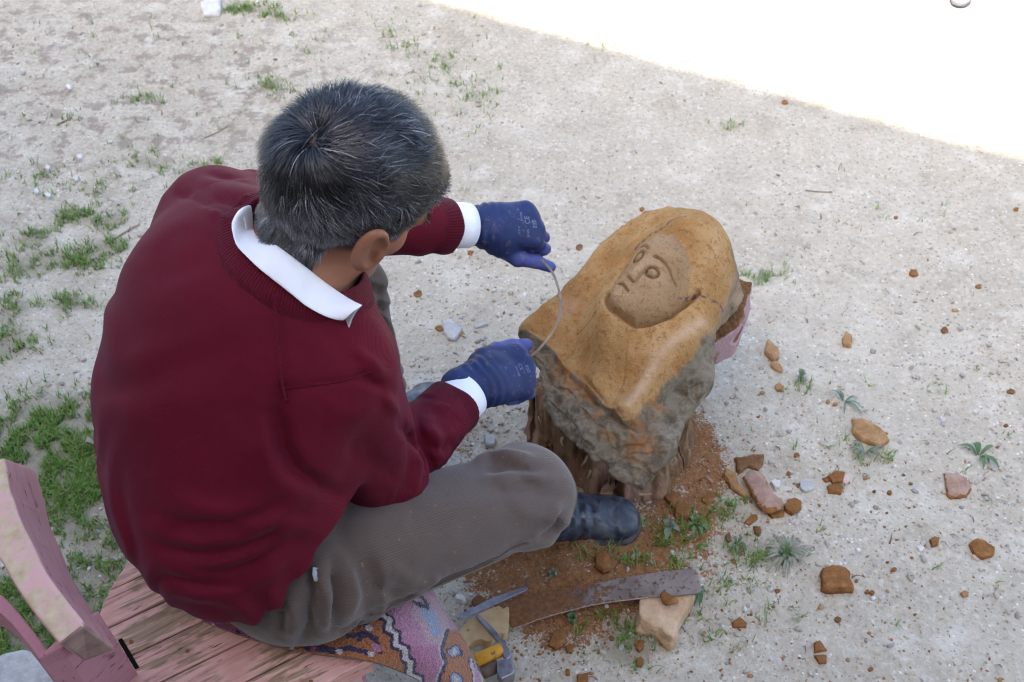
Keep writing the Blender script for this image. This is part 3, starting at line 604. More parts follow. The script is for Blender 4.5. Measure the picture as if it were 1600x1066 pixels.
top = resamp(onto([(392, 322), (376, 340), (394, 358), (438, 388), (486, 424), (520, 452), (536, 468)], .016), 40)
tipv = U(568, 488, out[-1][2] + .012); 
for k_ in range(8):
    w_ = ((k_ + 1) / 8) ** 1.5; out[32 + k_] = lr(out[32 + k_], lr(out[-1], tipv, .45), w_ * .8); top[32 + k_] = lr(top[32 + k_], tipv + np.array((.0, .004, .006)), w_)
inn = top + (np.array(nb) - top) * .12 - np.asarray(nax) * .02
def strip(rows, mat, name, parent, th=.0016):
    rows = [np.asarray(r) for r in rows]; n = len(rows[0]); m = len(rows); V = np.concatenate(rows)
    F = [(i * n + j, i * n + j + 1, (i + 1) * n + j + 1, (i + 1) * n + j) for i in range(m - 1) for j in range(n - 1)]
    o = mesh_obj(name, V, F, mat, parent); sm = o.modifiers.new('t', 'SOLIDIFY'); sm.thickness = th; sm.offset = 0; sb = o.modifiers.new('s', 'SUBSURF'); sb.levels = sb.render_levels = 1; return o
upv = np.asarray(nax) * .004
mid = lr(top, out, .5) + np.array((-.0, -.004, .006)); 
collar = strip([inn - np.asarray(nax) * .03, inn, lr(inn, top, .75) + upv, top + upv * .4, lr(top, out, .2) + np.array((0, -.002, .004)), mid, lr(top, out, .85) + np.array((0, -.002, .002)), out], wh.m, 'shirt_collar', person)
# the far half of the collar, mirrored through the plane of the neck
def mirror(P):
    n_ = nrm(shL - shR); n_ = nrm(n_ - nax * (n_ @ nax)); return P - 2 * ((P - nb) @ n_)[:, None] * n_
strip([mirror(r)[15:] - np.asarray(nax) * .012 for r in (inn - np.asarray(nax) * .03, inn, lr(inn, top, .75) + upv, top + upv * .4, mid, out)], wh.m, 'shirt_collar', person)
def tube(name, a, b, ra, rb, mat, parent, th=.002, n=40, m=5, tuck=.0):
    a, b = np.asarray(a), np.asarray(b); ax = nrm(b - a); e1 = nrm(np.cross(ax, (.2, .1, 1))); e2 = np.cross(ax, e1); V = []; F = []
    for i in range(m):
        t = i / (m - 1)
        for j in range(n):
            w = j / n * 6.2832; r = (ra + (rb - ra) * t) * (1 + .015 * math.sin(3 * w + 1)); V.append(a + (b - a) * t + (e1 * math.cos(w) + e2 * math.sin(w)) * r)
    for i in range(m - 1):
        for j in range(n): F.append((i * n + j, i * n + (j + 1) % n, (i + 1) * n + (j + 1) % n, (i + 1) * n + j))
    o = mesh_obj(name, V, F, mat, parent); sm = o.modifiers.new('t', 'SOLIDIFY'); sm.thickness = th; sm.offset = 1; return o
tube('shirt_cuff', lr(elR, wrR, .66), lr(elR, wrR, .93), .0375, .0365, wh.m, person)
tube('shirt_cuff', lr(elL, wrL, .62), lr(elL, wrL, .91), .0395, .0375, wh.m, person)

# ---- gloves
gk = M('blue work glove', rough=.55, spec=.3); ct = gk.attr('coat')
g0 = gk.ramp(gk.noise(22, 4), [(.3, (.011, .021, .078)), (.7, (.016, .031, .118))]); g1 = gk.ramp(gk.noise(35, 4), [(.3, (.042, .056, .20)), (.7, (.085, .100, .30))])
gc = gk.mix(ct, g0, g1); gc = gk.mix(gk.math('MULTIPLY', gk.step(gk.noise(70, 5, .7), .56, .70), .45), gc, (.22, .16, .15)); gk.col(gc)
kw = gk.n('ShaderNodeTexWave', {'Vector': gk.co, 'Scale': 190.0, 'Distortion': .6}, out=1)
gk.bump((gk.math('MULTIPLY', kw, gk.math('SUBTRACT', 1.0, ct)), .25, .001), (gk.noise(90, 3), .25, .002))
pw = M('white print', rough=.8, spec=.1); pw.col((.16, .20, .34))
def glove(W, f, bk, side, J, fwd_coat):
    """W wrist, f along the palm, bk normal of the back of the hand, side +1 when the thumb lies on f x bk"""
    f = nrm(f); bk = nrm(np.asarray(bk) - f * (np.asarray(bk) @ f)); th = np.cross(f, bk) * side
    Bm = np.stack([f, th, bk]).astype(np.float32); W = np.asarray(W, np.float32)
    def loc(p): return (p - W) @ Bm.T
    def wld(q): return W + np.asarray(q, np.float32) @ Bm
    Lr = {'index': (.0118, .0112, .0105, .009), 'middle': (.0120, .0114, .0106, .0092), 'ring': (.0116, .0108, .010, .0088), 'pinky': (.0105, .0098, .009, .008), 'thumb': (.0165, .0145, .0130, .0100)}
    def fing(q, k):
        P = J[k]; r = Lr[k]; d = 1e3
        for i in range(3):
            s_ = rc(q, P[i], P[i + 1], r[i], r[i + 1]); d = s_ if i == 0 else smin(d, s_, .003)
        return d
    def f_(p):
        q = loc(p)
        m = rc(q, (-.035, 0, 0), (.012, .002, 0), .029, .030); m = smin(m, smax(rc(q, (-.035, 0, 0), (.02, 0, 0), .033, .036), np.abs(q[:, 2]) - .024, .012), .01)
        pl_ = None
        for k in ('index', 'middle', 'ring', 'pinky'):
            s_ = rc(q, (.012, J[k][0][1] * .55, -.004), J[k][0], .021, .0150); pl_ = s_ if pl_ is None else smin(pl_, s_, .018)
        m = smin(m, pl_, .022); m = smin(m, rc(q, (.012, .014, -.012), J['thumb'][0], .020, .0185), .02); m = smin(m, rc(q, J['thumb'][0], J['thumb'][1], .0185, .0150), .016)
        fs = None
        for k in ('index', 'middle', 'ring', 'pinky'):
            s_ = fing(q, k); fs = s_ if fs is None else np.minimum(fs, s_)
        m = smin(m, fs, .006); m = smin(m, fing(q, 'thumb'), .0055)
        # creases over the joints of the stiff glove
        for k, P in J.items():
            for i in (1, 2):
                m = m + .0012 * np.exp(-((((q - np.array(P[i], np.float32)) ** 2).sum(1)) / .010 ** 2)) * np.sin(q[:, 0] * 900)
        m = m + fbm(p, 45, 2, 91) * .0009
        m = m + .0012 * np.sin(q[:, 0] * 420 + 2 * np.sin(q[:, 1] * 60)) * np.exp(-((q[:, 0] - .0) / .022) ** 2)
        return m
    c = W + f * .05; V, F = polygonize(f_, c - .13, c + .13, .0027, 2, .004)
    q = loc(V); dth = fing(q, 'thumb'); dfi = np.min([fing(q, k) for k in ('index', 'middle', 'ring', 'pinky')], 0)
    coat = np.maximum(sstep(.006, .001, dth), np.maximum(sstep(.004, .0, dfi) * sstep(fwd_coat, fwd_coat + .012, q[:, 0]), sstep(-.006, -.014, q[:, 2]) * sstep(.01, .03, q[:, 0])))
    o = mesh_obj('glove', V, F, gk.m, person, attrs={'coat': coat})
    def text(body, size, x, y, rot, name='printed_lettering'):
        cu = bpy.data.curves.new('t', 'FONT'); cu.body = body; cu.size = size; cu.align_x = 'CENTER'; cu.align_y = 'CENTER'; cu.resolution_u = 3
        to = bpy.data.objects.new('t', cu); COL.objects.link(to); bpy.context.view_layer.update()
        me = to.evaluated_get(bpy.context.evaluated_depsgraph_get()).to_mesh(); T = np.array([v.co[:2] for v in me.vertices]).reshape(-1, 2); Fp = [tuple(p.vertices) for p in me.polygons]
        bpy.data.objects.remove(to); bpy.data.curves.remove(cu)
        cr, sr = math.cos(rot), math.sin(rot); X = x + T[:, 0] * cr - T[:, 1] * sr; Y = y + (T[:, 0] * sr + T[:, 1] * cr) * side
        Z = np.full(len(X), .045, np.float32)
        for _ in range(30): Z = Z - .8 * f_(wld(np.stack([X, Y, Z], 1)).astype(np.float32))
        mesh_obj(name, wld(np.stack([X, Y, Z + .0007], 1)), Fp, pw.m, o, smooth=False)
    return text
JL = {'index': [(.088, .030, .002), (.113, .034, -.030), (.098, .037, -.054), (.078, .038, -.056)], 'middle': [(.093, .008, .005), (.114, .011, -.034), (.096, .013, -.060), (.074, .013, -.058)],
      'ring': [(.086, -.014, .002), (.105, -.014, -.034), (.088, -.012, -.058), (.068, -.010, -.056)], 'pinky': [(.077, -.033, -.003), (.094, -.036, -.032), (.080, -.033, -.052), (.062, -.030, -.050)],
      'thumb': [(.030, .030, -.016), (.062, .052, -.024), (.094, .058, -.029), (.122, .067, -.031)]}
fL = U(848, 352, .585) - U(752, 352, .60)
tL = glove(U(757, 353, .60), fL, (-.05, -.55, .83), 1, JL, .112)
tL('CE', .013, .072, -.004, -1.57); tL('502', .0105, .085, .004, -1.57); tL('EN388', .0062, .062, -.010, -1.57); tL('3121X', .0055, .0565, .016, -1.57); tL('EN420', .005, .073, .020, -1.57)
JR = {'index': [(.085, .030, .000), (.112, .026, -.026), (.104, .024, -.052), (.085, .026, -.058)], 'middle': [(.090, .008, .003), (.117, .008, -.030), (.104, .009, -.056), (.080, .010, -.058)],
      'ring': [(.083, -.014, 0), (.108, -.014, -.030), (.094, -.012, -.056), (.074, -.010, -.056)], 'pinky': [(.074, -.032, -.005), (.096, -.034, -.030), (.084, -.032, -.050), (.066, -.030, -.050)],
      'thumb': [(.030, .034, -.012), (.062, .046, -.012), (.095, .046, -.014), (.124, .044, -.018)]}
fR = U(820, 578, .53) - U(748, 600, .55)
tR = glove(U(750, 598, .55), fR, (-.02, -.50, .86), -1, JR, .108)
tR('CE', .010, .070, .0, 1.57); tR('502', .009, .082, -.006, 1.57); tR('EN388', .0062, .060, -.006, 1.57)
# ---- hair: single strands, grey at the sides and the nape
def skull(p): return head_sd(p)
def make_hair():
    N = 150000; d = RNG.normal(0, 1, (N, 3)).astype(np.float32); d /= np.sqrt((d ** 2).sum(1))[:, None]
    p = (HC + d * .13).astype(np.float32); c = hd(0, -.005, 0)
    def base(p):
        x = ell(p, hd(0, -.012, .018), (.081, .103, .093), HB); x = smin(x, ell(p, hd(0, .030, -.045), (.060, .066, .075), HB), .035); return smin(x, rc(p, nk0, nk1, .062, .058), .018)
    for _ in range(12): dd = base(p); p = p - d * np.clip(dd, -.05, .05)[:, None]
    q = (p - HC) @ HB.T / HS; r, f, u = q[:, 0], q[:, 1], q[:, 2]
    # hair line: high on the forehead, down past the ears, low on the nape
    line = np.where(f > .045, .040 - .25 * np.abs(r) + (f - .045) * .45, np.where(f > -.045, np.where(f > -.005, -.010 + (f + .005) * 1.2, -.055 + (f + .045) * 1.6), -.085 - (.035 + f) * .15))
    line = np.where((np.abs(r) > .045) & (f > .014) & (f < .07), .036 + (f - .014) * .6, line)
    line = np.where((np.abs(r) > .045) & (f > .000) & (f < .016), -.008, line)
    near_ear = (np.abs(f + .017) < .022) & (u < .026) & (u > -.058) & (np.abs(r) > .05)
    ok = (u > line + RNG.normal(0, .004, N)) & ~near_ear
    p = p[ok]; q = q[ok]; n = len(p); r, f, u = q[:, 0], q[:, 1], q[:, 2]
    ear_k = 1 - .72 * np.exp(-(((f + .015) / .040) ** 2 + ((u + .002) / .060) ** 2)) * (np.abs(r) > .04)
    wh_ = hd(.004, -.088, .062)
    g_ = grad(base, p); t = p - wh_; t = t - g_ * (t * g_).sum(1)[:, None]; dist = np.sqrt((t ** 2).sum(1)) + 1e-6; t = t / dist[:, None]
    sw = np.cross(g_, t); k = np.exp(-dist / .045)[:, None] * 1.3; t = t + sw * k
    t = t - Hu * (.55 * sstep(.04, -.02, u))[:, None] - F_ * (.25 * sstep(.05, .0, u) * sstep(.0, .03, f))[:, None] + F_ * (.5 * sstep(.04, .08, u) * sstep(-.02, .05, f))[:, None]
    cl = np.stack([vnoise(p, 55, s_) for s_ in (1, 2, 3)], 1) + .6 * np.stack([vnoise(p, 130, s_) for s_ in (4, 5, 6)], 1)
    t = t + cl * (.62 + .9 * np.exp(-(dist / .04) ** 2))[:, None] + RNG.normal(0, .26, (n, 3)); t = t - g_ * (t * g_).sum(1)[:, None]; t /= np.sqrt((t ** 2).sum(1))[:, None]
    topm = sstep(-.05, .05, u); L = (.012 + .010 * sstep(-.09, -.04, u) + .021 * topm) * (1 - .6 * sstep(.0, .03, f) * (np.abs(r) > .04) * sstep(.075, .045, u)) * ear_k * RNG.uniform(.65, 1.15, n); lift = (.0085 + .0110 * topm + .007 * vnoise(p, 42, 9) + .004 * vnoise(p, 110, 10)) * RNG.uniform(.35, 1.15, n)
    lift *= (sstep(-.12, -.05, u) * .75 + .3) * ear_k
    S = 5; x = p.astype(np.float32); pts = [x - g_ * .001]
    for s_ in range(S):
        x = x + t * (L / S)[:, None]; b = base(x); g_ = grad(base, x); tgt = lift * (1 - (1 - (s_ + 1) / S) ** 2) * (1 - .15 * (s_ + 1) / S)
        x = x + g_ * (tgt - b)[:, None]; t = t - g_ * (t * g_).sum(1)[:, None] + (np.stack([vnoise(x, 70, 12 + i) for i in range(3)], 1)) * .10
        t = t / np.sqrt((t ** 2).sum(1))[:, None]; pts.append(x.copy())
    P = np.stack(pts, 1); w = RNG.uniform(.00022, .00042, n)
    sd = np.cross(t, g_); V = []
    for s_ in range(S + 1):
        ww_ = (w * (1 - .75 * (s_ / S) ** 2))[:, None]; V += [P[:, s_] - sd * ww_, P[:, s_] + sd * ww_]
    V = np.stack(V, 1); kk = 2 * (S + 1); fq = np.array([(2 * i, 2 * i + 1, 2 * i + 3, 2 * i + 2) for i in range(S)])
    pg = .26 + .85 * sstep(.065, -.01, u) - .35 * sstep(-.045, -.085, u) + .45 * sstep(.03, .09, f) + .12 * vnoise(p, 28, 33)
    pg = pg * (.25 + .75 * sstep(.01, .07, dist))
    gy_ = RNG.random(n) < pg * .80; sh = RNG.uniform(.0, 1, n)
    cl_ = .75 + .9 * np.clip(vnoise(p, 75, 41) + .6 * vnoise(p, 160, 43), -.6, 1)
    tone = np.where(gy_, .06 + .30 * sh ** 1.5, .007 + .020 * sh) * cl_
    cols = tone[:, None] * np.where(gy_[:, None], np.array([.97, 1.0, 1.10]), np.array([.9, 1.0, 1.45]))  # blue of the sky's reflection put into the strand colours
    hm = M('greying hair', rough=.36, spec=.5); hm.col(hm.attr('tint', 1)); hm.b.inputs['Specular IOR Level'].default_value = .55
    o = mesh_obj('hair', V.reshape(-1, 3), (fq[None] + (np.arange(n) * kk)[:, None, None]).reshape(-1, 4), hm.m, person, attrs={'tint': np.repeat(cols, kk, 0)})
    tag(o, kind='stuff')
    # dark scalp shell under the strands so that no bare skin shows through
    # brows and moustache
    def tuft(cn, n_, sx, ln_, dr, grey, name):
        b_ = np.array(cn)[None] + RNG.normal(0, 1, (n_, 3)) * sx @ HB; b_ = b_.astype(np.float32)
        for _ in range(6): b_ = b_ - grad(head_sd, b_) * head_sd(b_)[:, None]
        gg = grad(head_sd, b_); tt = np.asarray(dr) + gg * .5 + RNG.normal(0, .25, (n_, 3)); tt /= np.sqrt((tt ** 2).sum(1))[:, None]
        sd_ = np.cross(tt, gg); l_ = ln_ * RNG.uniform(.6, 1.1, n_)[:, None]; e_ = b_ + tt * l_
        V_ = np.stack([b_ - sd_ * .0004, b_ + sd_ * .0004, e_ + sd_ * .0001, e_ - sd_ * .0001], 1).reshape(-1, 3)
        to_ = np.where(RNG.random(n_) < grey, RNG.uniform(.25, .5, n_), .02)
        tag(mesh_obj(name, V_, np.arange(4 * n_).reshape(-1, 4), hm.m, person, attrs={'tint': np.repeat(to_[:, None] * np.ones(3), 4, 0)}), kind='stuff')
    tuft(hd(0, .095, -.072), 900, np.array((.022, .006, .004)), .012, -Hu, .7, 'moustache')
    tuft(hd(.032, .085, .006), 300, np.array((.013, .004, .003)), .009, Hr, .4, 'eyebrow'); tuft(hd(-.032, .085, .006), 300, np.array((.013, .004, .003)), .009, -Hr, .4, 'eyebrow')
    q = (pV - HC) @ HB.T / HS
    sc_m = sstep(-.045, -.03, q[:, 2] + .0 - np.where(q[:, 1] > .03, .085, 0)) * (head_sd(pV) < .01) * (np.abs(q[:, 0]) < .076)
    at = person.data.attributes.new('scalp', 'FLOAT', 'POINT'); at.data.foreach_set('value', sc_m.astype(np.float32))
make_hair()
_sc = sk.attr('scalp'); sk.col(sk.mix(sk.math('MULTIPLY', _sc, .98), sk.b.inputs['Base Color'].links[0].from_socket, (.035, .026, .024)))
# ================================================================== CARVED STONE ON ITS STUMP
SO = U(985, 500, .42); sa = nrm((.195, -.102, .031)); sb = np.array((.14, .304, .12)); sb = nrm(sb - sa * (sb @ sa)); sn = np.cross(sa, sb)
SB = np.stack([sa, sb, sn]).astype(np.float32)
def on_stone(px, py, hgt=0.0):
    """where the sight line of a traced outline meets the worked face of the stone, in its own two axes"""
    a = U(px, py, 0); e = np.array((0, 0, CAM_H)); d = a - e; o = SO + sn * hgt
    t = ((o - e) @ sn) / (d @ sn); p = e + d * t - SO; return (p @ sa, p @ sb)
def Z3(L): return [on_stone(900 + x / 4.636, 330 + y / 4.636, .072) for x, y in L]
OUTL = [(1066, 316), (1104, 330), (1132, 362), (1146, 394), (1158, 412), (1143, 442), (1126, 470), (1114, 500), (1112, 540), (1106, 570), (1084, 622), (1057, 684), (1023, 742), (1000, 757), (980, 757), (954, 744), (916, 722), (874, 680), (836, 630), (822, 588), (814, 560), (803, 522), (820, 505), (880, 442), (934, 384), (970, 345), (1008, 322), (1040, 314)]
OQ = np.array([on_stone(*p) for p in OUTL], np.float32)
CARV = np.array([on_stone(*p) for p in [(795, 510), (845, 530), (865, 545), (884, 572), (915, 600), (948, 634), (960, 640), (975, 660), (992, 660), (1010, 635), (1038, 602), (1082, 562), (1100, 530), (1125, 500), (1160, 440), (1160, 380), (1100, 310), (1040, 310), (960, 350)]], np.float32)
FACE = Z3([(235, 665), (265, 735), (330, 772), (415, 795), (520, 768), (655, 705), (755, 605), (810, 480), (830, 370), (800, 270), (720, 190), (600, 150), (480, 170), (400, 230), (340, 330), (295, 440), (250, 570)])
FC = np.array(Z3([(540, 470)])[0], np.float32)
EYE = [(Z3([(466, 368)])[0], .0092, .0120), (Z3([(570, 508)])[0], .0105, .0095)]
GRV = [(Z3([(430, 272), (480, 268), (520, 295), (540, 330)]), .0035, .0022), (Z3([(590, 400), (640, 420), (682, 465), (702, 512), (718, 528)]), .0042, .0024),
       (Z3([(325, 578), (362, 595), (396, 645)]), .0050, .0022), (Z3([(375, 305), (342, 355), (332, 412)]), .0022, .002),
       (Z3([(240, 580), (234, 665), (265, 735), (330, 775), (415, 800), (525, 771), (660, 707), (772, 598), (862, 505)]), .0085, .0045), (Z3([(242, 570), (272, 480), (305, 400), (345, 320)]), .0028, .004),
       (Z3([(-60, 760), (60, 730), (135, 708)]), .0025, .002)]
NOSE = np.array(Z3([(478, 452), (395, 522), (395, 545), (440, 588), (452, 582), (530, 490), (540, 440), (500, 420)]), np.float32)
NL = [Z3([(465, 455), (396, 524), (396, 545), (440, 588), (452, 584), (528, 494)])]
NECKL = [[on_stone(*p) for p in L] for L in ([(905, 535), (892, 552), (862, 585)], [(990, 545), (975, 600), (955, 640), (935, 665)], [(950, 505), (930, 560)], [(912, 590), (947, 632)], [(865, 612), (905, 625), (948, 640)])]
SH = [on_stone(*p) for p in [(1098, 520), (1078, 540), (1040, 575), (1005, 615), (985, 645)]]
SHL = [on_stone(*p) for p in [(955, 395), (905, 450), (860, 490), (815, 520)]]
HEADC = np.array(on_stone(1052, 402, .045), np.float32)
HSEG = [on_stone(1072, 372, .05), on_stone(985, 488, .05)]
NECK = [on_stone(*p) for p in [(962, 505), (950, 545), (938, 590)]]
DEPR = [(*on_stone(918, 490), .010, .036), (*on_stone(1010, 545), .008, .034), (*on_stone(905, 560), .006, .04), (*on_stone(965, 600), .006, .03)]
def stone_top(q):
    car = poly2(q, CARV); ins = sstep(.012, -.012, car)
    dq = seg2(q, HSEG); h = .080 * sstep(1.35, .10, dq / .098)             # the veiled head rises as a dome
    fd = poly2(q, FACE)
    h = h + np.where(fd < 0, .027 * (1 - np.exp(fd / .026)), 0) - .006 * np.exp(-(fd / .009) ** 2)
    h = h + .005 * np.exp(-((fd - .024) / .014) ** 2) * sstep(-.02, .05, q[:, 1] - FC[1])           # rolled border of the veil
    h = h + .020 * np.exp(-(seg2(q, NECK) / .040) ** 2)
    for (cx, cy, dp, r_) in DEPR: h = h - dp * np.exp(-(((q - np.array((cx, cy), np.float32)) ** 2).sum(1)) / r_ ** 2)
    h = h + .026 * np.exp(-(seg2(q, SH) / .034) ** 2) + .024 * np.exp(-(seg2(q, SHL) / .036) ** 2)
    nd = poly2(q, NOSE); h = h + .0085 * sstep(.0016, -.0016, nd) * (.45 + .55 * sstep(.045, .0, seg2(q, [NOSE[2], NOSE[3]])))
    for c, rx, ry in EYE:
        w = (q - np.array(c, np.float32)); k = np.sqrt((w[:, 0] / rx) ** 2 + (w[:, 1] / ry) ** 2)
        h = h - .0115 * np.exp(-((k - 1) / .20) ** 2) - .002 * np.exp(-(k / 1.5) ** 4) + .0025 * np.exp(-(k / .6) ** 4)
    for L, dp, wd_ in GRV: h = h - 2.1 * dp * np.exp(-(seg2(q, L) / wd_) ** 2)
    for L in NL: h = h - .005 * np.exp(-(seg2(q, L) / .0022) ** 2)
    for L in NECKL: h = h - .0035 * np.exp(-(seg2(q, L) / .0025) ** 2)
    out = np.clip(car, 0, .11)
    q3 = np.c_[q, 0 * q[:, :1]].astype(np.float32)
    rough = fbm(q3, 14, 4, 101) * .013 + np.abs(fbm(q3, 26, 3, 105)) * -.012
    stp = np.floor(out / .028 + vnoise(q3, 20, 8) * .5) * .004
    low = -.010 * sstep(0, .01, out) - out * .20 - stp
    return h * (ins * .9 + .1 * (out < .02)) + (1 - ins) * (rough + low) + ins * fbm(q3, 22, 4, 111) * .0032, car
def stone_sd(p):
    s = (p - SO.astype(np.float32)) @ SB.T; q = s[:, :2]; n = s[:, 2]
    d2 = poly2(q, OQ); low = sstep(-.02, -.14, q[:, 1])
    n3 = fbm(p, 11, 4, 121)
    tp, car = stone_top(q)
    sd = d2 + n3 * .010 + np.maximum(-n - .02, 0) * (.36 * low + .12) * (1 + .5 * vnoise(p, 18, 3))
    kk = .022 + .018 * sstep(-.02, .10, q[:, 1])
    d = smax((n - tp) * .72, sd, kk)
    bot = -n - (.125 - .02 * low) + n3 * .01
    return smax(d, bot, .015)
lo = SO - .36; hi = SO + .36; lo[2] = .16; hi[2] = .62
stV, stF = polygonize(stone_sd, (SO[0] - .26, SO[1] - .33, .09), (SO[0] + .26, SO[1] + .36, .60),   .0022, 2, .02)
s_ = (stV - SO.astype(np.float32)) @ SB.T; tp, car = stone_top(s_[:, :2]); side = sstep(-.018, -.045, s_[:, 2] - tp)
fd = poly2(s_[:, :2], FACE)
patch = np.zeros(len(stV))
for (px, py, r_) in ((905, 592, .035), (885, 575, .025), (930, 612, .03), (952, 682, .013), (998, 670, .012), (1000, 700, .03), (1025, 640, .016), (968, 655, .01), (935, 650, .012)):
    patch += np.exp(-(((s_[:, :2] - np.array(on_stone(px, py, -.03), np.float32)) ** 2).sum(1)) / r_ ** 2)
pen = np.min([seg2(s_[:, :2], L) for L in (Z3([(370, 225), (430, 165), (500, 122), (570, 118), (640, 110), (720, 60), (800, 38)]), Z3([(880, 525), (960, 512), (1030, 500), (1110, 458)]), Z3([(735, 590), (800, 545), (860, 505)]))], 0)
so = M('ochre sandstone', rough=.95, spec=.12)
at_c, at_p, at_f, at_s = so.attr('carved'), so.attr('patch'), so.attr('face'), so.attr('side')
grn = so.noise(420, 3, .7); spk = so.noise(110, 5, .7)
oc = so.ramp(so.noise(9, 5, .6), [(.28, (.26, .135, .046)), (.5, (.40, .235, .095)), (.72, (.50, .33, .165))])
oc = so.mix(so.math('MULTIPLY', so.step(so.noise(26, 6, .72), .48, .64), .6), oc, (.36, .165, .048))
oc = so.mix(at_f, oc, so.ramp(so.noise(16, 4), [(.3, (.30, .19, .10)), (.7, (.40, .27, .155))]))
oc = so.mix(so.math('MULTIPLY', so.step(spk, .52, .64), .6), oc, (.20, .085, .028))
oc = so.mix(so.math('MULTIPLY', so.step(grn, .5, .7), .35), oc, (.50, .33, .18))
oc = so.mix(so.math('MULTIPLY', so.step(grn, .46, .3), .4), oc, (.15, .075, .03))
oc = so.mix(so.math('MULTIPLY', so.attr('pale'), .5), oc, (.58, .43, .30))  # painted shoulder highlight lightens the ochre
rk = so.ramp(so.noise(30, 8, .74, .2), [(.28, (.045, .040, .034)), (.42, (.15, .125, .092)), (.54, (.27, .225, .165)), (.64, (.17, .155, .115)), (.76, (.38, .32, .24))])
rk = so.mix(so.math('MULTIPLY', so.step(so.noise(5, 3), .52, .64), .3), rk, (.13, .125, .075))
rk = so.mix(so.math('MULTIPLY', so.step(spk, .60, .74), .6), rk, (.30, .14, .055))
rk = so.mix(so.math('MULTIPLY', so.math('MINIMUM', at_p, 1.0), so.step(so.noise(45, 4, .7), .36, .56)), rk, (.33, .165, .07))
msk = so.step(so.math('ADD', at_c, so.math('MULTIPLY', so.math('SUBTRACT', so.noise(38, 5, .7), .5), .9)), .35, .65)
sc2 = so.mix(msk, rk, oc); sc2 = so.mix(so.math('MULTIPLY', at_s, so.step(so.noise(14, 4), .4, .6)), sc2, (.40, .29, .19))
sc2 = so.mix(so.math('MULTIPLY', so.attr('pencil'), so.step(so.noise(120, 3), .38, .58)), sc2, (.10, .07, .09))
so.col(sc2); so.bump((grn, .7, .0022), (spk, .7, .005), (so.math('MULTIPLY', so.noise(60, 5, .75), so.math('SUBTRACT', 1.0, msk)), .7, .008))
pale = np.exp(-(seg2(s_[:, :2], [on_stone(*p, .02) for p in [(1098, 505), (1070, 528), (1030, 565), (1000, 610), (982, 632)]]) / .010) ** 2) + .6 * np.exp(-(seg2(s_[:, :2], [on_stone(*p, .02) for p in [(895, 470), (875, 488)]]) / .012) ** 2)  # mask for the highlight painted along the shoulder ridges
bust = mesh_obj('stone_bust', stV, stF, so.m, attrs={'carved': sstep(.012, -.012, car) * (1 - side * .6), 'patch': patch, 'face': sstep(.006, -.01, fd), 'side': side, 'pencil': sstep(.0028, .0008, pen), 'pale': np.clip(pale, 0, 1)})
tag(bust, 'half carved ochre stone bust of a veiled woman resting on a wooden stump', 'sculpture')
# ---- stump
SC0 = np.array((.200, 1.550), np.float32)
def stump_sd(p):
    w = p[:, :2] - SC0; r = np.sqrt((w ** 2).sum(1)); an = np.arctan2(w[:, 1], w[:, 0])
    c3 = np.stack([np.cos(an) * 2, np.sin(an) * 2, p[:, 2] * 1.1], 1).astype(np.float32)
    rad = .153 + fbm(c3, 1.2, 2, 131) * .030 + fbm(c3, 3.2, 3, 133) * .010 + .018 * sstep(.1, .0, p[:, 2]) + fbm(p, 60, 2, 135) * .0025
    d = (r - rad) * .7; return smax(d, np.abs(p[:, 2] - .10) - .118 - fbm(p, 12, 2, 137) * .006, .01)
V, F = polygonize(stump_sd, (-.08, 1.27, -.03), (.47, 1.82, .26), .0046, 1, .03)
tm = M('split stump wood', rough=.8, spec=.15); gv = tm.mapv((1, 1, .09)); f1 = tm.noise(55, 5, .65, .6, co=gv)
tc_ = tm.ramp(f1, [(.28, (.075, .040, .022)), (.45, (.20, .115, .06)), (.62, (.33, .21, .12)), (.8, (.45, .32, .21))])
tc_ = tm.mix(tm.step(tm.noise(4, 2), .5, .65), tc_, tm.mix(.5, tc_, (.42, .25, .19))); tm.col(tc_); tm.bump((f1, .8, .008), (tm.noise(200, 3, co=gv), .4, .002))
stump = mesh_obj('stump', V, F, tm.m); tag(stump, 'rough split wooden stump with frayed bark fibres under the stone bust', 'stump')
fbr = M('frayed wood fibre', rough=.75, spec=.15); fbr.col(fbr.ramp(fbr.noise(30, 3), [(.3, (.30, .18, .10)), (.7, (.52, .38, .26))]))
def ribbon(name, P, w, mat, parent=None, nvec=(0, 0, 1), tw=.4, taper=True):
    P = np.asarray(P, float); n = len(P); T = np.gradient(P, axis=0); T /= np.linalg.norm(T, axis=1)[:, None]; V = []
    for i in range(n):
        s0 = nrm(np.cross(T[i], nvec) + 1e-4); b = np.cross(T[i], s0); a = tw * i / n * 6; s = s0 * math.cos(a) + b * math.sin(a); k = w * (1 - (i / (n - 1)) ** 2 * .85 if taper else 1)
        V += [P[i] - s * k, P[i] + s * k]
    return mesh_obj(name, V, [(2 * i, 2 * i + 1, 2 * i + 3, 2 * i + 2) for i in range(n - 1)], mat, parent)
fr = random.Random(5)
for i in range(46):
    a = fr.uniform(-2.9, .5); z = fr.choice([fr.uniform(.0, .05), fr.uniform(.01, .1), fr.uniform(.08, .21)]); r0 = .160 + .012 * (z < .05)
    p = np.array((SC0[0] + math.cos(a) * r0, SC0[1] + math.sin(a) * r0, z)); o_ = np.array((math.cos(a), math.sin(a), 0)); t_ = np.array((-o_[1], o_[0], 0)); L = fr.uniform(.015, .055); cu = fr.uniform(-1, 1); up = fr.uniform(-.9, .5)
    ribbon('bark_fibre', [p + (o_ * (.25 * L * math.sin(t * 1.6)) + np.array((0, 0, up)) * L * t + t_ * cu * L * t * t) for t in np.linspace(0, 1, 7)], fr.uniform(.0008, .0035), fbr.m, stump, o_, fr.uniform(-.5, .5))
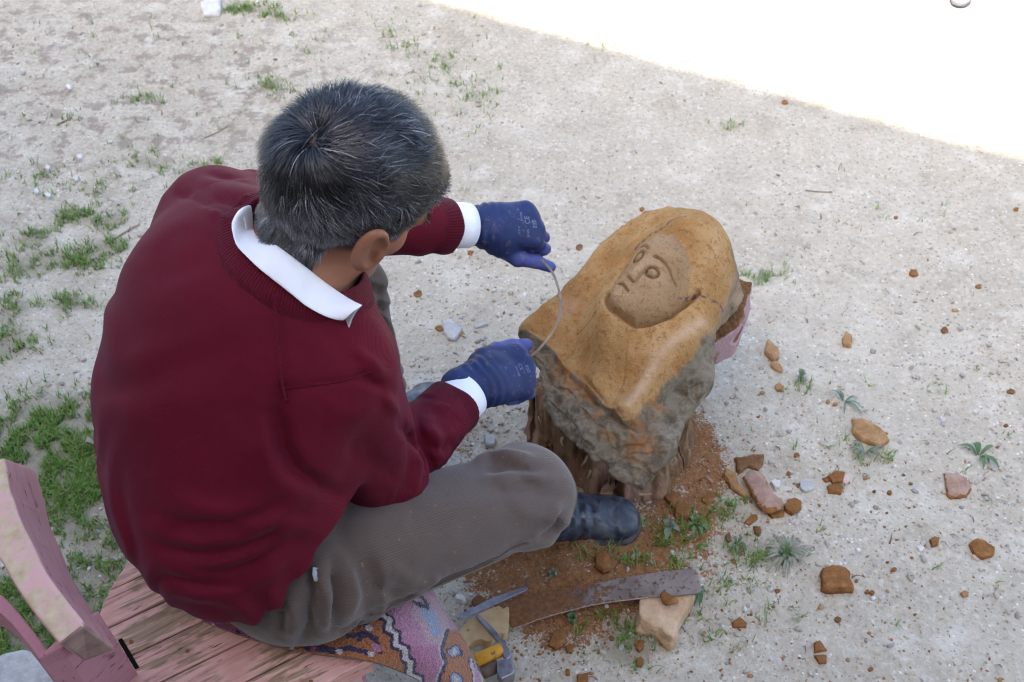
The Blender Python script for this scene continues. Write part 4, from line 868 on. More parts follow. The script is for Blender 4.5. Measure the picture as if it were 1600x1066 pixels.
# slabs of bark still hanging on the outside of the stump
for i, (a, w_, z0_, z1_, of) in enumerate([(-.45, .09, .0, .18, .008), (-.72, .05, .02, .12, .004), (-2.95, .10, .05, .20, .008), (-2.5, .07, .0, .10, .006), (-1.6, .08, .0, .07, .008)]):
    ns, nz = 7, 9; V = []
    for lay in (0, .011):
        for j in range(nz):
            for k in range(ns):
                aa = a + w_ * 2.2 * (k / (ns - 1) - .5) * (1 - .3 * (j / (nz - 1))) + .03 * math.sin(j * 1.3 + i); zz = z0_ + (z1_ - z0_) * j / (nz - 1) + .012 * math.sin(k * 2.1 + i * 1.7) * (j in (0, nz - 1))
                rr = .147 + of + lay + .004 * math.sin(k * 2.7 + j * .9 + i) + .018 * max(0, .08 - zz) / .08; V.append((SC0[0] + math.cos(aa) * rr, SC0[1] + math.sin(aa) * rr, zz))
    F = [(l * ns * nz + j * ns + k, l * ns * nz + j * ns + k + 1, l * ns * nz + (j + 1) * ns + k + 1, l * ns * nz + (j + 1) * ns + k) for l in (0, 1) for j in range(nz - 1) for k in range(ns - 1)]
    N_ = ns * nz
    for j in range(nz - 1): F += [(j * ns, (j + 1) * ns, N_ + (j + 1) * ns, N_ + j * ns), (j * ns + ns - 1, N_ + j * ns + ns - 1, N_ + (j + 1) * ns + ns - 1, (j + 1) * ns + ns - 1)]
    for k in range(ns - 1): F += [(k, N_ + k, N_ + k + 1, k + 1), ((nz - 1) * ns + k, (nz - 1) * ns + k + 1, N_ + (nz - 1) * ns + k + 1, N_ + (nz - 1) * ns + k)]
    mesh_obj('bark_slab', V, F, tm.m, stump)
# ---- pink painted offcut wedged between stump and stone
pk = M('pink painted wood', rough=.7, spec=.2)
def pink_wood(m, ang, worn, dark=0.0, gs=1.0):
    gv = m.mapv((.10, 1, 1), (0, 0, 0), m.n('ShaderNodeMapping', {'Vector': m.co, 'Rotation': (0, 0, -ang)}))
    grain = m.noise(150 * gs, 5, .65, .5, co=gv); g2_ = m.noise(60 * gs, 3, .6, 1.6, co=gv)
    bare = m.ramp(grain, [(.3, (.13, .072, .045)), (.46, (.29, .18, .115)), (.62, (.39, .265, .175)), (.78, (.49, .36, .25))])
    paint = m.mix(m.math('MULTIPLY', m.step(grain, .55, .36), .6), m.ramp(m.noise(12, 4), [(.3, (.58, .295, .245)), (.7, (.71, .43, .355))]), (.40, .20, .16))
    if dark: paint = m.mix(dark, paint, (.40, .175, .225))
    wm = m.step(m.math('ADD', m.math('MULTIPLY', m.noise(6, 5, .65), .55), m.math('MULTIPLY', g2_, .45)), worn - .035, worn + .035)
    c = m.mix(wm, paint, bare); gl2 = g2_
    c = m.mix(m.math('MULTIPLY', m.step(m.noise(210 * gs, 4, .7, co=gv), .60, .66), m.step(m.noise(9, 3), .38, .54)), c, (.045, .03, .022))
    m.col(c); m.bump((grain, .35, .003), (gl2, .35, .003)); return m
pink_wood(pk, .55, .56)
off = M('dusty offcut', rough=.95, spec=.1); nz_ = off.sep(off.n('ShaderNodeNewGeometry', out=1))[2]
oc1 = off.ramp(off.noise(130, 5, .7), [(.3, (.10, .045, .018)), (.55, (.24, .115, .05)), (.75, (.36, .20, .10))]); oc2 = off.mix(off.step(off.noise(22, 4), .56, .62), (.52, .34, .36), (.33, .22, .17))
off.col(off.mix(off.step(nz_, .55, .8), oc2, oc1)); off.bump((off.noise(170, 5, .7), .9, .008))
pa, pb = U(1172, 436, .305), U(1122, 572, .275); ld = nrm(pb - pa); wdv = nrm(np.cross(ld, (0, 0, 1))); wdv = wdv * (-1 if wdv[0] > 0 else 1); upn = np.cross(ld, wdv); upn = upn * np.sign(upn[2])
def offcut_sd(p):
    c = (pa + pb) / 2 + wdv * .085 - upn * .045; L = np.linalg.norm(pb - pa) / 2
    q = (p - c.astype(np.float32)) @ np.stack([ld, wdv, upn]).T.astype(np.float32)
    d = box(q, (0, 0, 0), (L, .095, .045), rd=.006); d = smax(d, (q[:, 0] * .5 - q[:, 1] * .8 + .02 - .105) , .006)
    d = d + fbm(p, 30, 3, 141) * .004 * sstep(.03, .044, q[:, 2]) + fbm(p, 14, 2, 143) * .004
    d = smax(d, -(rc(q, (-.05, -.10, -.02), (.02, -.10, .01), .010, .014)), .004); return d
c_ = (pa + pb) / 2 + wdv * .06
V, F = polygonize(offcut_sd, c_ - .17, c_ + .17, .0035, 1, .01)
tag(mesh_obj('timber_block', V, F, off.m), 'pink sided timber offcut covered with rust dust wedged under the head of the bust', 'timber')
# ================================================================== CHAIR
ZS = .43; CO = U(585, 1028, ZS); cu_ = nrm((.857, .52, 0)); cw = nrm((-.52, .857, 0))
def seat_pt(u, w, z): p = CO + cu_ * u + cw * w; return (p[0], p[1], z)
chair = empty('chair', tuple(np.array(seat_pt(-.15, .18, 0))), 'low wooden chair with worn pink paint that the man sits on', 'chair')
pw_ = M('worn pink plank', rough=.8, spec=.15); pink_wood(pw_, math.atan2(.52, .857), .50)
pr_ = M('mauve painted timber', rough=.6, spec=.25); pink_wood(pr_, 2.15, .66, .6, .6)
pd_ = M('dark pink timber', rough=.7, spec=.2); pink_wood(pd_, 1.2, .68, .85, .7)
ed_ = M('bare timber edge', rough=.8, spec=.15); ed_.col(ed_.mix(ed_.step(ed_.noise(18, 5, .65), .42, .60), (.60, .36, .33), ed_.ramp(ed_.noise(60, 4), [(.3, (.42, .31, .19)), (.7, (.58, .47, .31))]))); ed_.bump((ed_.noise(80, 4), .4, .003))
def umin(w):
    w = np.clip(w, 0.001, .359); r = .18; return -.15 - math.sqrt(max(r * r - (w - .18) ** 2, 0)) * 1.0
NP = 6; wid = .36 / NP; rr = random.Random(3)
def bevel(o, w=.002, seg=2):
    b = o.modifiers.new('b', 'BEVEL'); b.width = w; b.segments = seg; b.limit_method = 'ANGLE'; return o
for k in range(NP):
    w0, w1 = k * wid + .0012, (k + 1) * wid - .0012; dz = rr.uniform(-.0012, .0012); K = 7
    ws = np.linspace(w0, w1, K); bot = [seat_pt(umin(w) + rr.uniform(-.001, .001), w, 0) for w in ws]; fr_ = [seat_pt(-.0 - rr.uniform(0, .002), w, 0) for w in ws[::-1]]
    ring = bot + fr_; n = len(ring); V = [(x, y, ZS - .034 + dz) for x, y, _ in ring] + [(x, y, ZS + dz) for x, y, _ in ring]
    F = [tuple(range(n))[::-1], tuple(range(n, 2 * n))] + [(i, (i + 1) % n, n + (i + 1) % n, n + i) for i in range(n)]
    bevel(keep_world(mesh_obj('plank', V, F, pw_.m, smooth=False), chair))
nl = M('rusty nail', rough=.8, spec=.3); nl.col((.20, .085, .035))
for x, y in ((293, 1018), (205, 1003), (486, 1066), (180, 1015)):
    p = U(x, y, ZS); V = [(p[0] + .0032 * math.cos(a), p[1] + .0032 * math.sin(a), ZS + .0012) for a in np.linspace(0, 6.283, 9)[:-1]]
    keep_world(mesh_obj('nail_head', V + [(v[0], v[1], ZS - .002) for v in V], [tuple(range(8))] + [(i, i + 8, (i + 1) % 8 + 8, (i + 1) % 8) for i in range(8)], nl.m, smooth=False), chair)
def prism(name, bot, top, mat, parent, bv=.004):
    n = len(bot); V = [tuple(map(float, p)) for p in list(bot) + list(top)]
    F = [tuple(range(n))[::-1], tuple(range(n, 2 * n))] + [(i, (i + 1) % n, n + (i + 1) % n, n + i) for i in range(n)]
    o = mesh_obj(name, V, F, mat, smooth=False)
    if bv: bevel(o, bv)
    if parent: keep_world(o, parent)
    return o
for u, w in ((-.035, .03), (-.035, .32), (-.27, .08), (-.27, .28)):
    q = [np.array(seat_pt(u + a, w + b, 0)) for a, b in ((-.022, -.022), (.022, -.022), (.022, .022), (-.022, .022))]
    prism('leg', [p * np.array((1, 1, 0)) - (0, 0, .01) for p in q], [p * np.array((1, 1, 0)) + (0, 0, ZS - .036) for p in q], pd_.m, chair)
q = [np.array(seat_pt(u, w, 0)) for u, w in ((-.10, .005), (-.02, .005), (-.02, .045), (-.10, .045))]
prism('seat_rail', [p + (0, 0, ZS - .10) for p in q], [p + (0, 0, ZS - .0355) for p in q], ed_.m, chair)
# curved back rail, swept through four traced edges
def res(P, n): 
    P = np.asarray(P); s = np.r_[0, np.cumsum(np.sqrt((np.diff(P, axis=0) ** 2).sum(1)))]; t = np.linspace(0, s[-1], n); Q = np.stack([np.interp(t, s, P[:, k]) for k in range(3)], 1)
    for _ in range(4): Q[1:-1] = (Q[:-2] + 2 * Q[1:-1] + Q[2:]) / 4
    return Q
def U3(L, z): return [U(x, y, z) for x, y in L]
E1 = res(U3([(-42, 740), (-38, 800), (-5, 870), (40, 945), (92, 1008)], .715), 24); E2 = res(U3([(4, 712), (22, 790), (66, 885), (100, 935), (133, 975)], .725), 24)
E3 = res(U3([(58, 733), (80, 815), (112, 905), (150, 962), (183, 1016)], .640), 24); E4 = res(U3([(10, 745), (25, 830), (60, 925), (100, 985), (132, 1036)], .622), 24)
V = np.concatenate([E1, E2, E3, E4]); n = 24; V = V + np.c_[vnoise(V.astype(np.float32), 30, 1), vnoise(V.astype(np.float32), 30, 2), vnoise(V.astype(np.float32), 30, 3)] * .0018
F = [(e * n + i, e * n + i + 1, ((e + 1) % 4) * n + i + 1, ((e + 1) % 4) * n + i) for e in range(4) for i in range(n - 1)] + [(0, n, 2 * n, 3 * n), (4 * n - 1, 3 * n - 1, 2 * n - 1, n - 1)]
rail = keep_world(mesh_obj('back_rail', V, F, pr_.m, smooth=False), chair); rail.data.materials.append(ed_.m); eg_ = M('weathered end grain', rough=.85, spec=.1); eg_.col(eg_.ramp(eg_.noise(40, 4), [(.3, (.20, .12, .11)), (.7, (.36, .24, .21))])); rail.data.materials.append(eg_.m)
for i, p in enumerate(rail.data.polygons): p.material_index = 1 if i < n - 1 else (2 if i >= 4 * (n - 1) else 0)
bevel(rail, .005, 3)
g1, g2 = U(216, 1046, ZS), U(155, 952, .655); g3, g4 = U(96, 1012, .655), U(158, 1106, ZS); thk = -cu_ * .03
back = prism('back_post', [g1 - (0, 0, .03), g1 + thk - (0, 0, .03), g4 + thk - (0, 0, .03), g4 - (0, 0, .03)], [g2, g2 + thk, g3 + thk, g3], pd_.m, chair)
K1 = res(U3([(-50, 895), (0, 922), (45, 975), (84, 1028)], .60), 12); K2 = res(U3([(-50, 935), (0, 952), (40, 1000), (72, 1044)], .60), 12)
V = np.concatenate([K1, K2, K2 - (0, 0, .05), K1 - (0, 0, .05)]); F = [(e * 12 + i, e * 12 + i + 1, ((e + 1) % 4) * 12 + i + 1, ((e + 1) % 4) * 12 + i) for e in range(4) for i in range(11)] + [(0, 12, 24, 36), (47, 35, 23, 11)]
bevel(keep_world(mesh_obj('back_slat', V, F, pd_.m, smooth=False), chair), .003)
sl = M('slot shade paint', rough=1, spec=0); sl.col((.012, .009, .008))
s1, s2 = U(211, 1046, ZS + .0016), U(184, 1000, ZS + .0016); 
prism('slot_shade_strip', [s1 - (0, 0, .004), s1 + cu_ * .006 - (0, 0, .004), s2 + cu_ * .006 - (0, 0, .004), s2 - (0, 0, .004)], [s1, s1 + cu_ * .006, s2 + cu_ * .006, s2], sl.m, chair, 0)  # solid near-black strip on the seat paints the shade inside the slot
# ================================================================== RUG
NET = [[(316, 970, .444), (322, 960, .446), (332, 945, .446), (345, 925, .446)],
       [(400, 1000, .447), (408, 985, .449), (420, 955, .449), (440, 925, .449)],
       [(482, 1019, .448), (494, 1000, .451), (512, 960, .452), (530, 925, .452)],
       [(560, 1029, .446), (575, 1000, .452), (592, 955, .455), (606, 915, .452)],
       [(610, 1042, .418), (628, 1008, .440), (636, 955, .440), (645, 912, .430)],
       [(660, 1066, .365), (676, 1030, .395), (676, 970, .402), (672, 918, .390)],
       [(700, 1096, .30), (718, 1060, .325), (706, 1000, .345), (692, 950, .345)],
       [(722, 1130, .24), (745, 1098, .255), (752, 1062, .275), (728, 1003, .295)]]
def bez(P, n):
    """smooth resample of a row of control points"""
    P = np.asarray(P, float); t = np.linspace(0, len(P) - 1, n); i = np.clip(t.astype(int), 0, len(P) - 2); f = (t - i)[:, None]
    g = lambda k: P[np.clip(k, 0, len(P) - 1)]
    p0, p1, p2, p3 = g(i - 1), g(i), g(i + 1), g(i + 2)
    return .5 * (2 * p1 + (p2 - p0) * f + (2 * p0 - 5 * p1 + 4 * p2 - p3) * f ** 2 + (3 * p1 - p0 - 3 * p2 + p3) * f ** 3)
rows = [bez([U(*p) for p in r], 130) for r in NET]; nu, nv = 300, 130
G = np.stack([bez([r[j] for r in rows], nu) for j in range(nv)], 1)                 # (nu, nv, 3)
TOP = G.reshape(-1, 3); TPX = proj(TOP)
TOP = TOP + np.array((0, -.25, .75)) * (fbm(TOP.astype(np.float32), 90, 2, 201) * .0016 + vnoise(TOP.astype(np.float32), 420, 203) * .0011 + fbm(TOP.astype(np.float32), 12, 2, 207) * .0015)[:, None]
low = G + np.array((0, .004, -.012)); edge_ = []
gi = np.arange(nu * nv).reshape(nu, nv); F = list(np.stack([gi[:-1, :-1], gi[1:, :-1], gi[1:, 1:], gi[:-1, 1:]], -1).reshape(-1, 4)); Fq = np.array(F)
FB = Fq[:, ::-1] + nu * nv; per = np.concatenate([gi[:, 0], gi[-1, 1:], gi[-2::-1, -1], gi[0, -2:0:-1]]); nxt = np.roll(per, -1); FS = np.stack([per, per + nu * nv, nxt + nu * nv, nxt], 1)
def rugcol(q, P):
    c = np.zeros((len(q), 3)); q = q + np.stack([vnoise(P.astype(np.float32), 300, 5), vnoise(P.astype(np.float32), 300, 6)], 1) * 1.6
    ora, pin, nav, whi, blu, mag = map(np.array, ((.42, .145, .045), (.46, .20, .30), (.035, .025, .075), (.60, .56, .52), (.26, .42, .58), (.36, .07, .17)))
    c[:] = ora
    zig = [(577, 925), (585, 941), (595, 961), (609, 970), (606, 986), (619, 991), (618, 1009), (633, 1015), (633, 1030), (642, 1036), (639, 1054), (655, 1062), (652, 1085), (670, 1100)]
    z = np.array(zig, float); zx = np.interp(q[:, 1], z[:, 1], z[:, 0]); pk_ = q[:, 0] > zx; k = np.clip((q[:, 0] - 600) / 120, 0, 1)[:, None]
    c[pk_] = (pin * (1 - k) + np.array((.50, .27, .38)) * k)[pk_]
    m = vnoise(P.astype(np.float32), 26, 9) * .5 + .5; sel = pk_ & (q[:, 1] > 1010); c[sel] = (c[sel] * .6 + mag * .4 * (1 + 0 * m[sel][:, None]))
    d = seg2(q.astype(np.float32), [np.array(p) for p in zig]); c[(d < 9) & pk_] = nav; c[d < 4.2] = whi
    d2 = seg2(q.astype(np.float32), [np.array(p) for p in [(p[0] - 7, p[1] + 2) for p in zig]]); c[(d2 < 2.5) & ~pk_] = nav
    b = seg2(q.astype(np.float32), [np.array(p) for p in ((664, 952), (675, 968), (682, 985))]) ; sel = b < 9; c[sel] = blu * .8 + c[sel] * .2; sel = (b >= 9) & (b < 22); c[sel] = c[sel] * .55 + np.array((.55, .45, .42)) * .45
    for L, w, cc in (([(618, 930), (640, 934), (655, 945), (668, 950)], 3, nav), ([(636, 922), (655, 928), (668, 945)], 3, nav), ([(645, 916), (660, 925)], 3, whi), ([(628, 925), (650, 938)], 2.2, whi)):
        c[seg2(q.astype(np.float32), [np.array(p) for p in L]) < w] = cc
    # far border beyond the navy line
    bl = [(700, 985), (690, 1015), (697, 1035), (686, 1062), (678, 1090)]; b2 = np.array(bl, float); bx = np.interp(q[:, 1], b2[:, 1], b2[:, 0]) ; sel = (q[:, 0] > bx) & (q[:, 1] > 985); c[sel] = ora
    d = seg2(q.astype(np.float32), [np.array(p) for p in bl]); c[d < 3] = nav; c[(d < 6) & (d >= 3) & (q[:, 0] < bx + 2)] = whi * .85
    for (x, y, r) in ((710, 1018, 9), (712, 1062, 10), (735, 1085, 10)):
        rr_ = np.sqrt((q[:, 0] - x) ** 2 + ((q[:, 1] - y) * 1.2) ** 2) + vnoise(P.astype(np.float32), 120, 8) * 3; c[rr_ < r + 3] = nav; c[rr_ < r] = (.30, .33, .5); c[rr_ < r * .5] = whi
    d = seg2(q.astype(np.float32), [np.array(p) for p in ((735, 1030), (742, 1058), (735, 1090))]); c[(d < 4)] = nav; c[d < 2] = whi; c[(q[:, 0] > 742) & (q[:, 1] > 1030)] = (.50, .28, .40)
    # motifs on the near orange band and its dark border
    for L, w, cc in (([(545, 994), (572, 990), (588, 1000), (594, 1018)], 4, nav), ([(520, 1018), (545, 1013), (575, 1020)], 4, nav), ([(568, 968), (575, 990), (560, 1000)], 3, nav), ([(480, 1012), (520, 1016)], 5, nav), ([(316, 968), (420, 1002)], 5, mag)):
        c[seg2(q.astype(np.float32), [np.array(p) for p in L]) < w] = cc
    for x, y, r, cc in ((530, 1018, 5, whi), (577, 981, 6, whi), (580, 1022, 6, whi), (588, 1012, 9, pin), (570, 960, 5, nav), (326, 974, 6, mag), (345, 984, 5, nav), (334, 977, 3, whi), (372, 988, 4, nav), (385, 995, 5, mag), (410, 1004, 5, nav), (430, 1008, 6, mag), (455, 1012, 4, whi), (490, 1014, 6, mag), (505, 1010, 4, nav)):
        c[np.sqrt((q[:, 0] - x) ** 2 + ((q[:, 1] - y) * 1.3) ** 2) < r] = cc
    return c * RNG.uniform(.72, 1.15, (len(q), 1))
rcol = rugcol(TPX, TOP); rm = M('knotted wool pile', rough=.95, spec=.05); rm.col(rm.mix(rm.math('MULTIPLY', rm.step(rm.vor(330), .0, .55), .35), rm.attr('tint', 1), (.06, .04, .04))); rm.b.inputs['Sheen Weight'].default_value = .3; rm.bump((rm.vor(330), .7, .004), (rm.noise(60, 3), .3, .004))
rug = mesh_obj('rug', np.concatenate([TOP, low.reshape(-1, 3)]), np.concatenate([Fq, FB, FS]), rm.m, attrs={'tint': np.concatenate([rcol, np.tile((.30, .22, .20), (len(TOP), 1))])})
tag(rug, 'orange and pink knotted rug with zigzag border draped over the chair seat', 'rug')
fg = M('rug fringe', rough=.9, spec=.05); fg.col((.55, .48, .38))
for i in range(22):
    j = fr.choice(range(60, 129)); p = G[-1, j] + np.array((0, 0, -.006)); d = nrm(G[-1, j] - G[-6, j]); L = fr.uniform(.012, .03)
    ribbon('fringe', [p + d * L * t + np.array((fr.uniform(-.3, .3), fr.uniform(-.3, .3), -.6)) * L * t * t for t in np.linspace(0, 1, 5)], .0007, fg.m, rug)
# ================================================================== TOOLS
def plate(name, P, z0, th, mat, parent=None, zf=None, bv=.0012, holes=None):
    """flat piece: outline traced at height z0 (or zf(px)), thickness th downwards"""
    top = [U(x, y, zf(x, y) if zf else z0) for x, y in P]; bot = [p - (0, 0, th) for p in top]; n = len(top)
    V = [tuple(p) for p in top] + [tuple(p) for p in bot]
    bm = bmesh.new(); vs_ = [bm.verts.new(v) for v in V]; bm.faces.new(vs_[:n][::-1]); bm.faces.new(vs_[n:])
    for i in range(n): bm.faces.new((vs_[i], vs_[(i + 1) % n], vs_[n + (i + 1) % n], vs_[n + i]))
    bmesh.ops.recalc_face_normals(bm, faces=bm.faces); big = [f for f in bm.faces if len(f.verts) > 4]; bmesh.ops.triangulate(bm, faces=big)
    me = bpy.data.meshes.new(name); bm.to_mesh(me); bm.free(); me.materials.append(mat); o = bpy.data.objects.new(name, me); COL.objects.link(o)
    if bv: bevel(o, bv, 2)
    if parent: keep_world(o, parent)
    return o
def S6(L): return [(690 + x / 3.721, 860 + y / 3.721) for x, y in L]
def smooth_poly(L, it=2):
    L = [tuple(map(float, p)) for p in L]
    for _ in range(it): L = [q for a, b in zip(L, L[1:] + L[:1]) for q in ((a[0] * .75 + b[0] * .25, a[1] * .75 + b[1] * .25), (a[0] * .25 + b[0] * .75, a[1] * .25 + b[1] * .75))]
    return L
stl = M('rust dusted steel', rough=.6, spec=.35, Metallic=.2); bs = stl.ramp(stl.noise(20, 5, .6), [(.3, (.15, .11, .09)), (.6, (.27, .22, .195)), (.8, (.38, .29, .21))])
px_ = stl.sep(stl.co)[0]; dm_ = stl.step(stl.math('ADD', stl.noise(75, 5, .75), stl.math('MULTIPLY', stl.step(px_, .24, .02), .27)), .565, .63)
stl.col(stl.mix(stl.math('MULTIPLY', dm_, .92), bs, stl.ramp(stl.noise(120, 3), [(.3, (.12, .045, .014)), (.7, (.24, .10, .034))]))); stl._in(stl.b.inputs['Metallic'], stl.math('MULTIPLY', stl.math('SUBTRACT', 1.0, dm_), .2)); stl.rough(stl.math('ADD', stl.math('MULTIPLY', dm_, .4), .5)); stl.bump((dm_, .7, .004), (stl.noise(140, 4), .3, .002))
st2 = M('worn tool steel', rough=.42, spec=.5, Metallic=.75); st2.col(st2.ramp(st2.noise(45, 5, .65), [(.3, (.17, .15, .15)), (.55, (.34, .33, .37)), (.8, (.28, .19, .14))])); st2.bump((st2.noise(90, 4), .35, .003))
hw = M('pale handle wood', rough=.6, spec=.3); hb_ = hw.ramp(hw.noise(30, 4), [(.3, (.42, .27, .13)), (.7, (.56, .40, .22))]); hw.col(hw.mix(hw.step(hw.noise(85, 5, .75), .60, .68), hb_, (.20, .085, .03))); hw.bump((hw.noise(80, 4), .2, .002))
saw = empty('hand_saw', tuple(U(800, 950, 0)), 'long rusty curved hand saw with pale wooden handle, its tip propped on a stone', 'saw')
zsaw = lambda x, y: .030 + .035 * max(0, min(1, (x - 790) / 300))
blade = S6([(385, 300), (460, 268), (600, 240), (750, 215), (900, 190), (1050, 160), (1180, 138), (1320, 120), (1440, 106), (1468, 108), (1482, 122), (1512, 222), (1506, 242), (1480, 250), (1370, 262), (1200, 276), (1000, 298), (860, 322), (700, 362), (560, 402), (470, 438), (412, 455), (392, 420)])
plate('blade', blade, 0, .0022, stl.m, saw, zsaw, .0005)
# toothed lower edge
tb = []
low_e = [(412, 456), (470, 439), (560, 403), (700, 363), (860, 323), (1000, 299), (1200, 277)]
LE = np.array(low_e, float); ss_ = np.r_[0, np.cumsum(np.hypot(*np.diff(LE, axis=0).T))]
for i in range(110):
    t = (i + .5) / 110 * ss_[-1]; x = np.interp(t, ss_, LE[:, 0]); y = np.interp(t, ss_, LE[:, 1]); tb.append((x, y))
V = []; F = []
for i, (x, y) in enumerate(tb):
    for dx, dy in ((-3.2, -1), (3.2, -2), (.5, 4.5)):
        a_, b_ = S6([(x + dx, y + dy)])[0]; V.append(U(a_, b_, zsaw(a_, b_) - .0006))
    F.append((3 * i, 3 * i + 1, 3 * i + 2))
o = mesh_obj('saw_teeth', V, F, ed_.m, smooth=False); sm_ = o.modifiers.new('t', 'SOLIDIFY'); sm_.thickness = .0012; keep_world(o, saw)
hnd = smooth_poly(S6([(330, 315), (200, 378), (130, 430), (88, 495), (78, 545), (118, 610), (160, 650), (175, 620), (150, 590), (165, 548), (195, 522), (232, 514), (262, 530), (292, 527), (302, 495), (338, 480), (368, 486), (388, 465), (395, 332), (376, 324), (356, 346)]), 1)
plate('handle', hnd, 0, .024, hw.m, saw, lambda x, y: .046, .005)
adze = empty('adze', tuple(U(745, 970, 0)), 'small steel adze with yellow handle lying over the saw handle', 'adze')
zb = lambda x, y: .062
plate('blade', S6([(103, 372), (128, 358), (300, 275), (486, 209), (500, 216), (502, 228), (300, 318), (116, 402)]), 0, .004, st2.m, adze, zb, .001)
plate('blade_edge', S6([(500, 217), (526, 211), (526, 217), (502, 228)]), 0, .002, nl.m, adze, zb, 0)
plate('shank', smooth_poly(S6([(188, 372), (212, 364), (300, 448), (368, 530), (392, 570), (410, 610), (376, 640), (352, 600), (350, 560), (285, 478)]), 1), 0, .010, st2.m, adze, lambda x, y: .060, .002)
plate('poll', S6([(322, 645), (405, 606), (426, 700), (420, 716), (345, 748), (322, 705)]), 0, .030, st2.m, adze, lambda x, y: .058, .003)
yl = M('yellow handle wrap', rough=.55, spec=.3); yl.col(yl.mix(yl.step(yl.noise(90, 4, .7), .56, .66), (.62, .30, .025), (.20, .10, .04))); yl.bump((yl.noise(120, 3), .3, .002))
dw = M('dark handle wood', rough=.7, spec=.2); dw.col(dw.ramp(dw.noise(50, 4), [(.3, (.10, .07, .055)), (.7, (.22, .16, .13))]))
def rod_obj(name, P, r, mat, parent=None, n=10, world=False):
    P = np.asarray(P, float); m = len(P); T = np.gradient(P, axis=0); V = []; r = np.broadcast_to(r, (m,))
    for i in range(m):
        t = nrm(T[i]); a = nrm(np.cross(t, (.1, .2, 1))); b = np.cross(t, a)
        V += [P[i] + (a * math.cos(w) + b * math.sin(w)) * r[i] for w in np.linspace(0, 2 * math.pi, n + 1)[:-1]]
    F = [(i * n + j, i * n + (j + 1) % n, (i + 1) * n + (j + 1) % n, (i + 1) * n + j) for i in range(m - 1) for j in range(n)] + [tuple(range(n))[::-1], tuple(range((m - 1) * n, m * n))]
    o = mesh_obj(name, V, F, mat)
    if parent: keep_world(o, parent)
    return o
ya, yb = U(*S6([(352, 575)])[0], .052), U(*S6([(198, 640)])[0], .050)
rod_obj('grip', [lr(ya, yb, t) for t in (0, .03, .5, .97, 1)], [.0105, .0125, .0125, .0125, .0105], yl.m, adze, 14)
ya, yb = U(*S6([(330, 668)])[0], .04), U(*S6([(235, 712)])[0], .036); rod_obj('handle', [lr(ya, yb, t) for t in (0, .5, 1)], .012, dw.m, adze, 12)
# bowed scraper held between both gloves
sp = [U(x, y, z) for x, y, z in ((845, 405, .560), (862, 424, .566), (871, 446, .566), (876, 470, .560), (875, 492, .552), (867, 512, .542), (855, 530, .532), (840, 548, .522), (825, 560, .512))]
bz = bez(sp, 40); fl = M('bowed steel strip', rough=.45, spec=.5, Metallic=.6); fl.col(fl.ramp(fl.noise(60, 4), [(.3, (.16, .11, .075)), (.7, (.34, .27, .20))]))
T = np.gradient(bz, axis=0); V = []
for i in range(40):
    t = nrm(T[i]); s_ = nrm(np.cross(t, (.2, -.6, .7))); b = np.cross(t, s_); w, h = .0019, .0009
    V += [bz[i] + s_ * w + b * h, bz[i] - s_ * w + b * h, bz[i] - s_ * w - b * h, bz[i] + s_ * w - b * h]
F = [(4 * i + j, 4 * i + (j + 1) % 4, 4 * i + 4 + (j + 1) % 4, 4 * i + 4 + j) for i in range(39) for j in range(4)] + [(3, 2, 1, 0), (156, 157, 158, 159)]
tag(mesh_obj('scraper', V, F, fl.m, smooth=False), 'thin bowed steel scraper stretched between the two blue gloves', 'scraper')
# ================================================================== STONES AND CHIPS ON THE GROUND
def stone_mat(name, a, b, c):
    m = M(name, rough=.95, spec=.1); k = m.ramp(m.noise(35, 5, .65), [(.28, a), (.52, b), (.75, c)]); k = m.mix(m.math('MULTIPLY', m.step(m.noise(200, 3, .7), .5, .7), .4), k, a); k = m.mix(m.math('MULTIPLY', m.step(m.noise(75, 5, .7), .52, .66), .45), k, c); m.col(k); m.bump((m.noise(90, 5, .7), .6, .005), (m.noise(350, 3), .4, .0015)); return m.m
mr = stone_mat('rust stone', (.15, .063, .022), (.25, .115, .042), (.34, .18, .075)); mo = stone_mat('ochre stone', (.24, .125, .05), (.36, .21, .10), (.43, .28, .15))
mp = stone_mat('pinkish stone skin', (.24, .14, .10), (.36, .235, .18), (.42, .30, .24)); mt = stone_mat('tan stone', (.42, .27, .155), (.55, .38, .24), (.62, .46, .31)); md = stone_mat('brown stone', (.12, .058, .025), (.19, .10, .05), (.26, .15, .085))
mg = stone_mat('grey concrete', (.32, .31, .29), (.46, .45, .43), (.56, .55, .53)); mw = stone_mat('white stone', (.50, .48, .46), (.62, .60, .58), (.70, .69, .67)); mgy = stone_mat('pale grey stone', (.36, .35, .34), (.45, .44, .43), (.54, .53, .52))
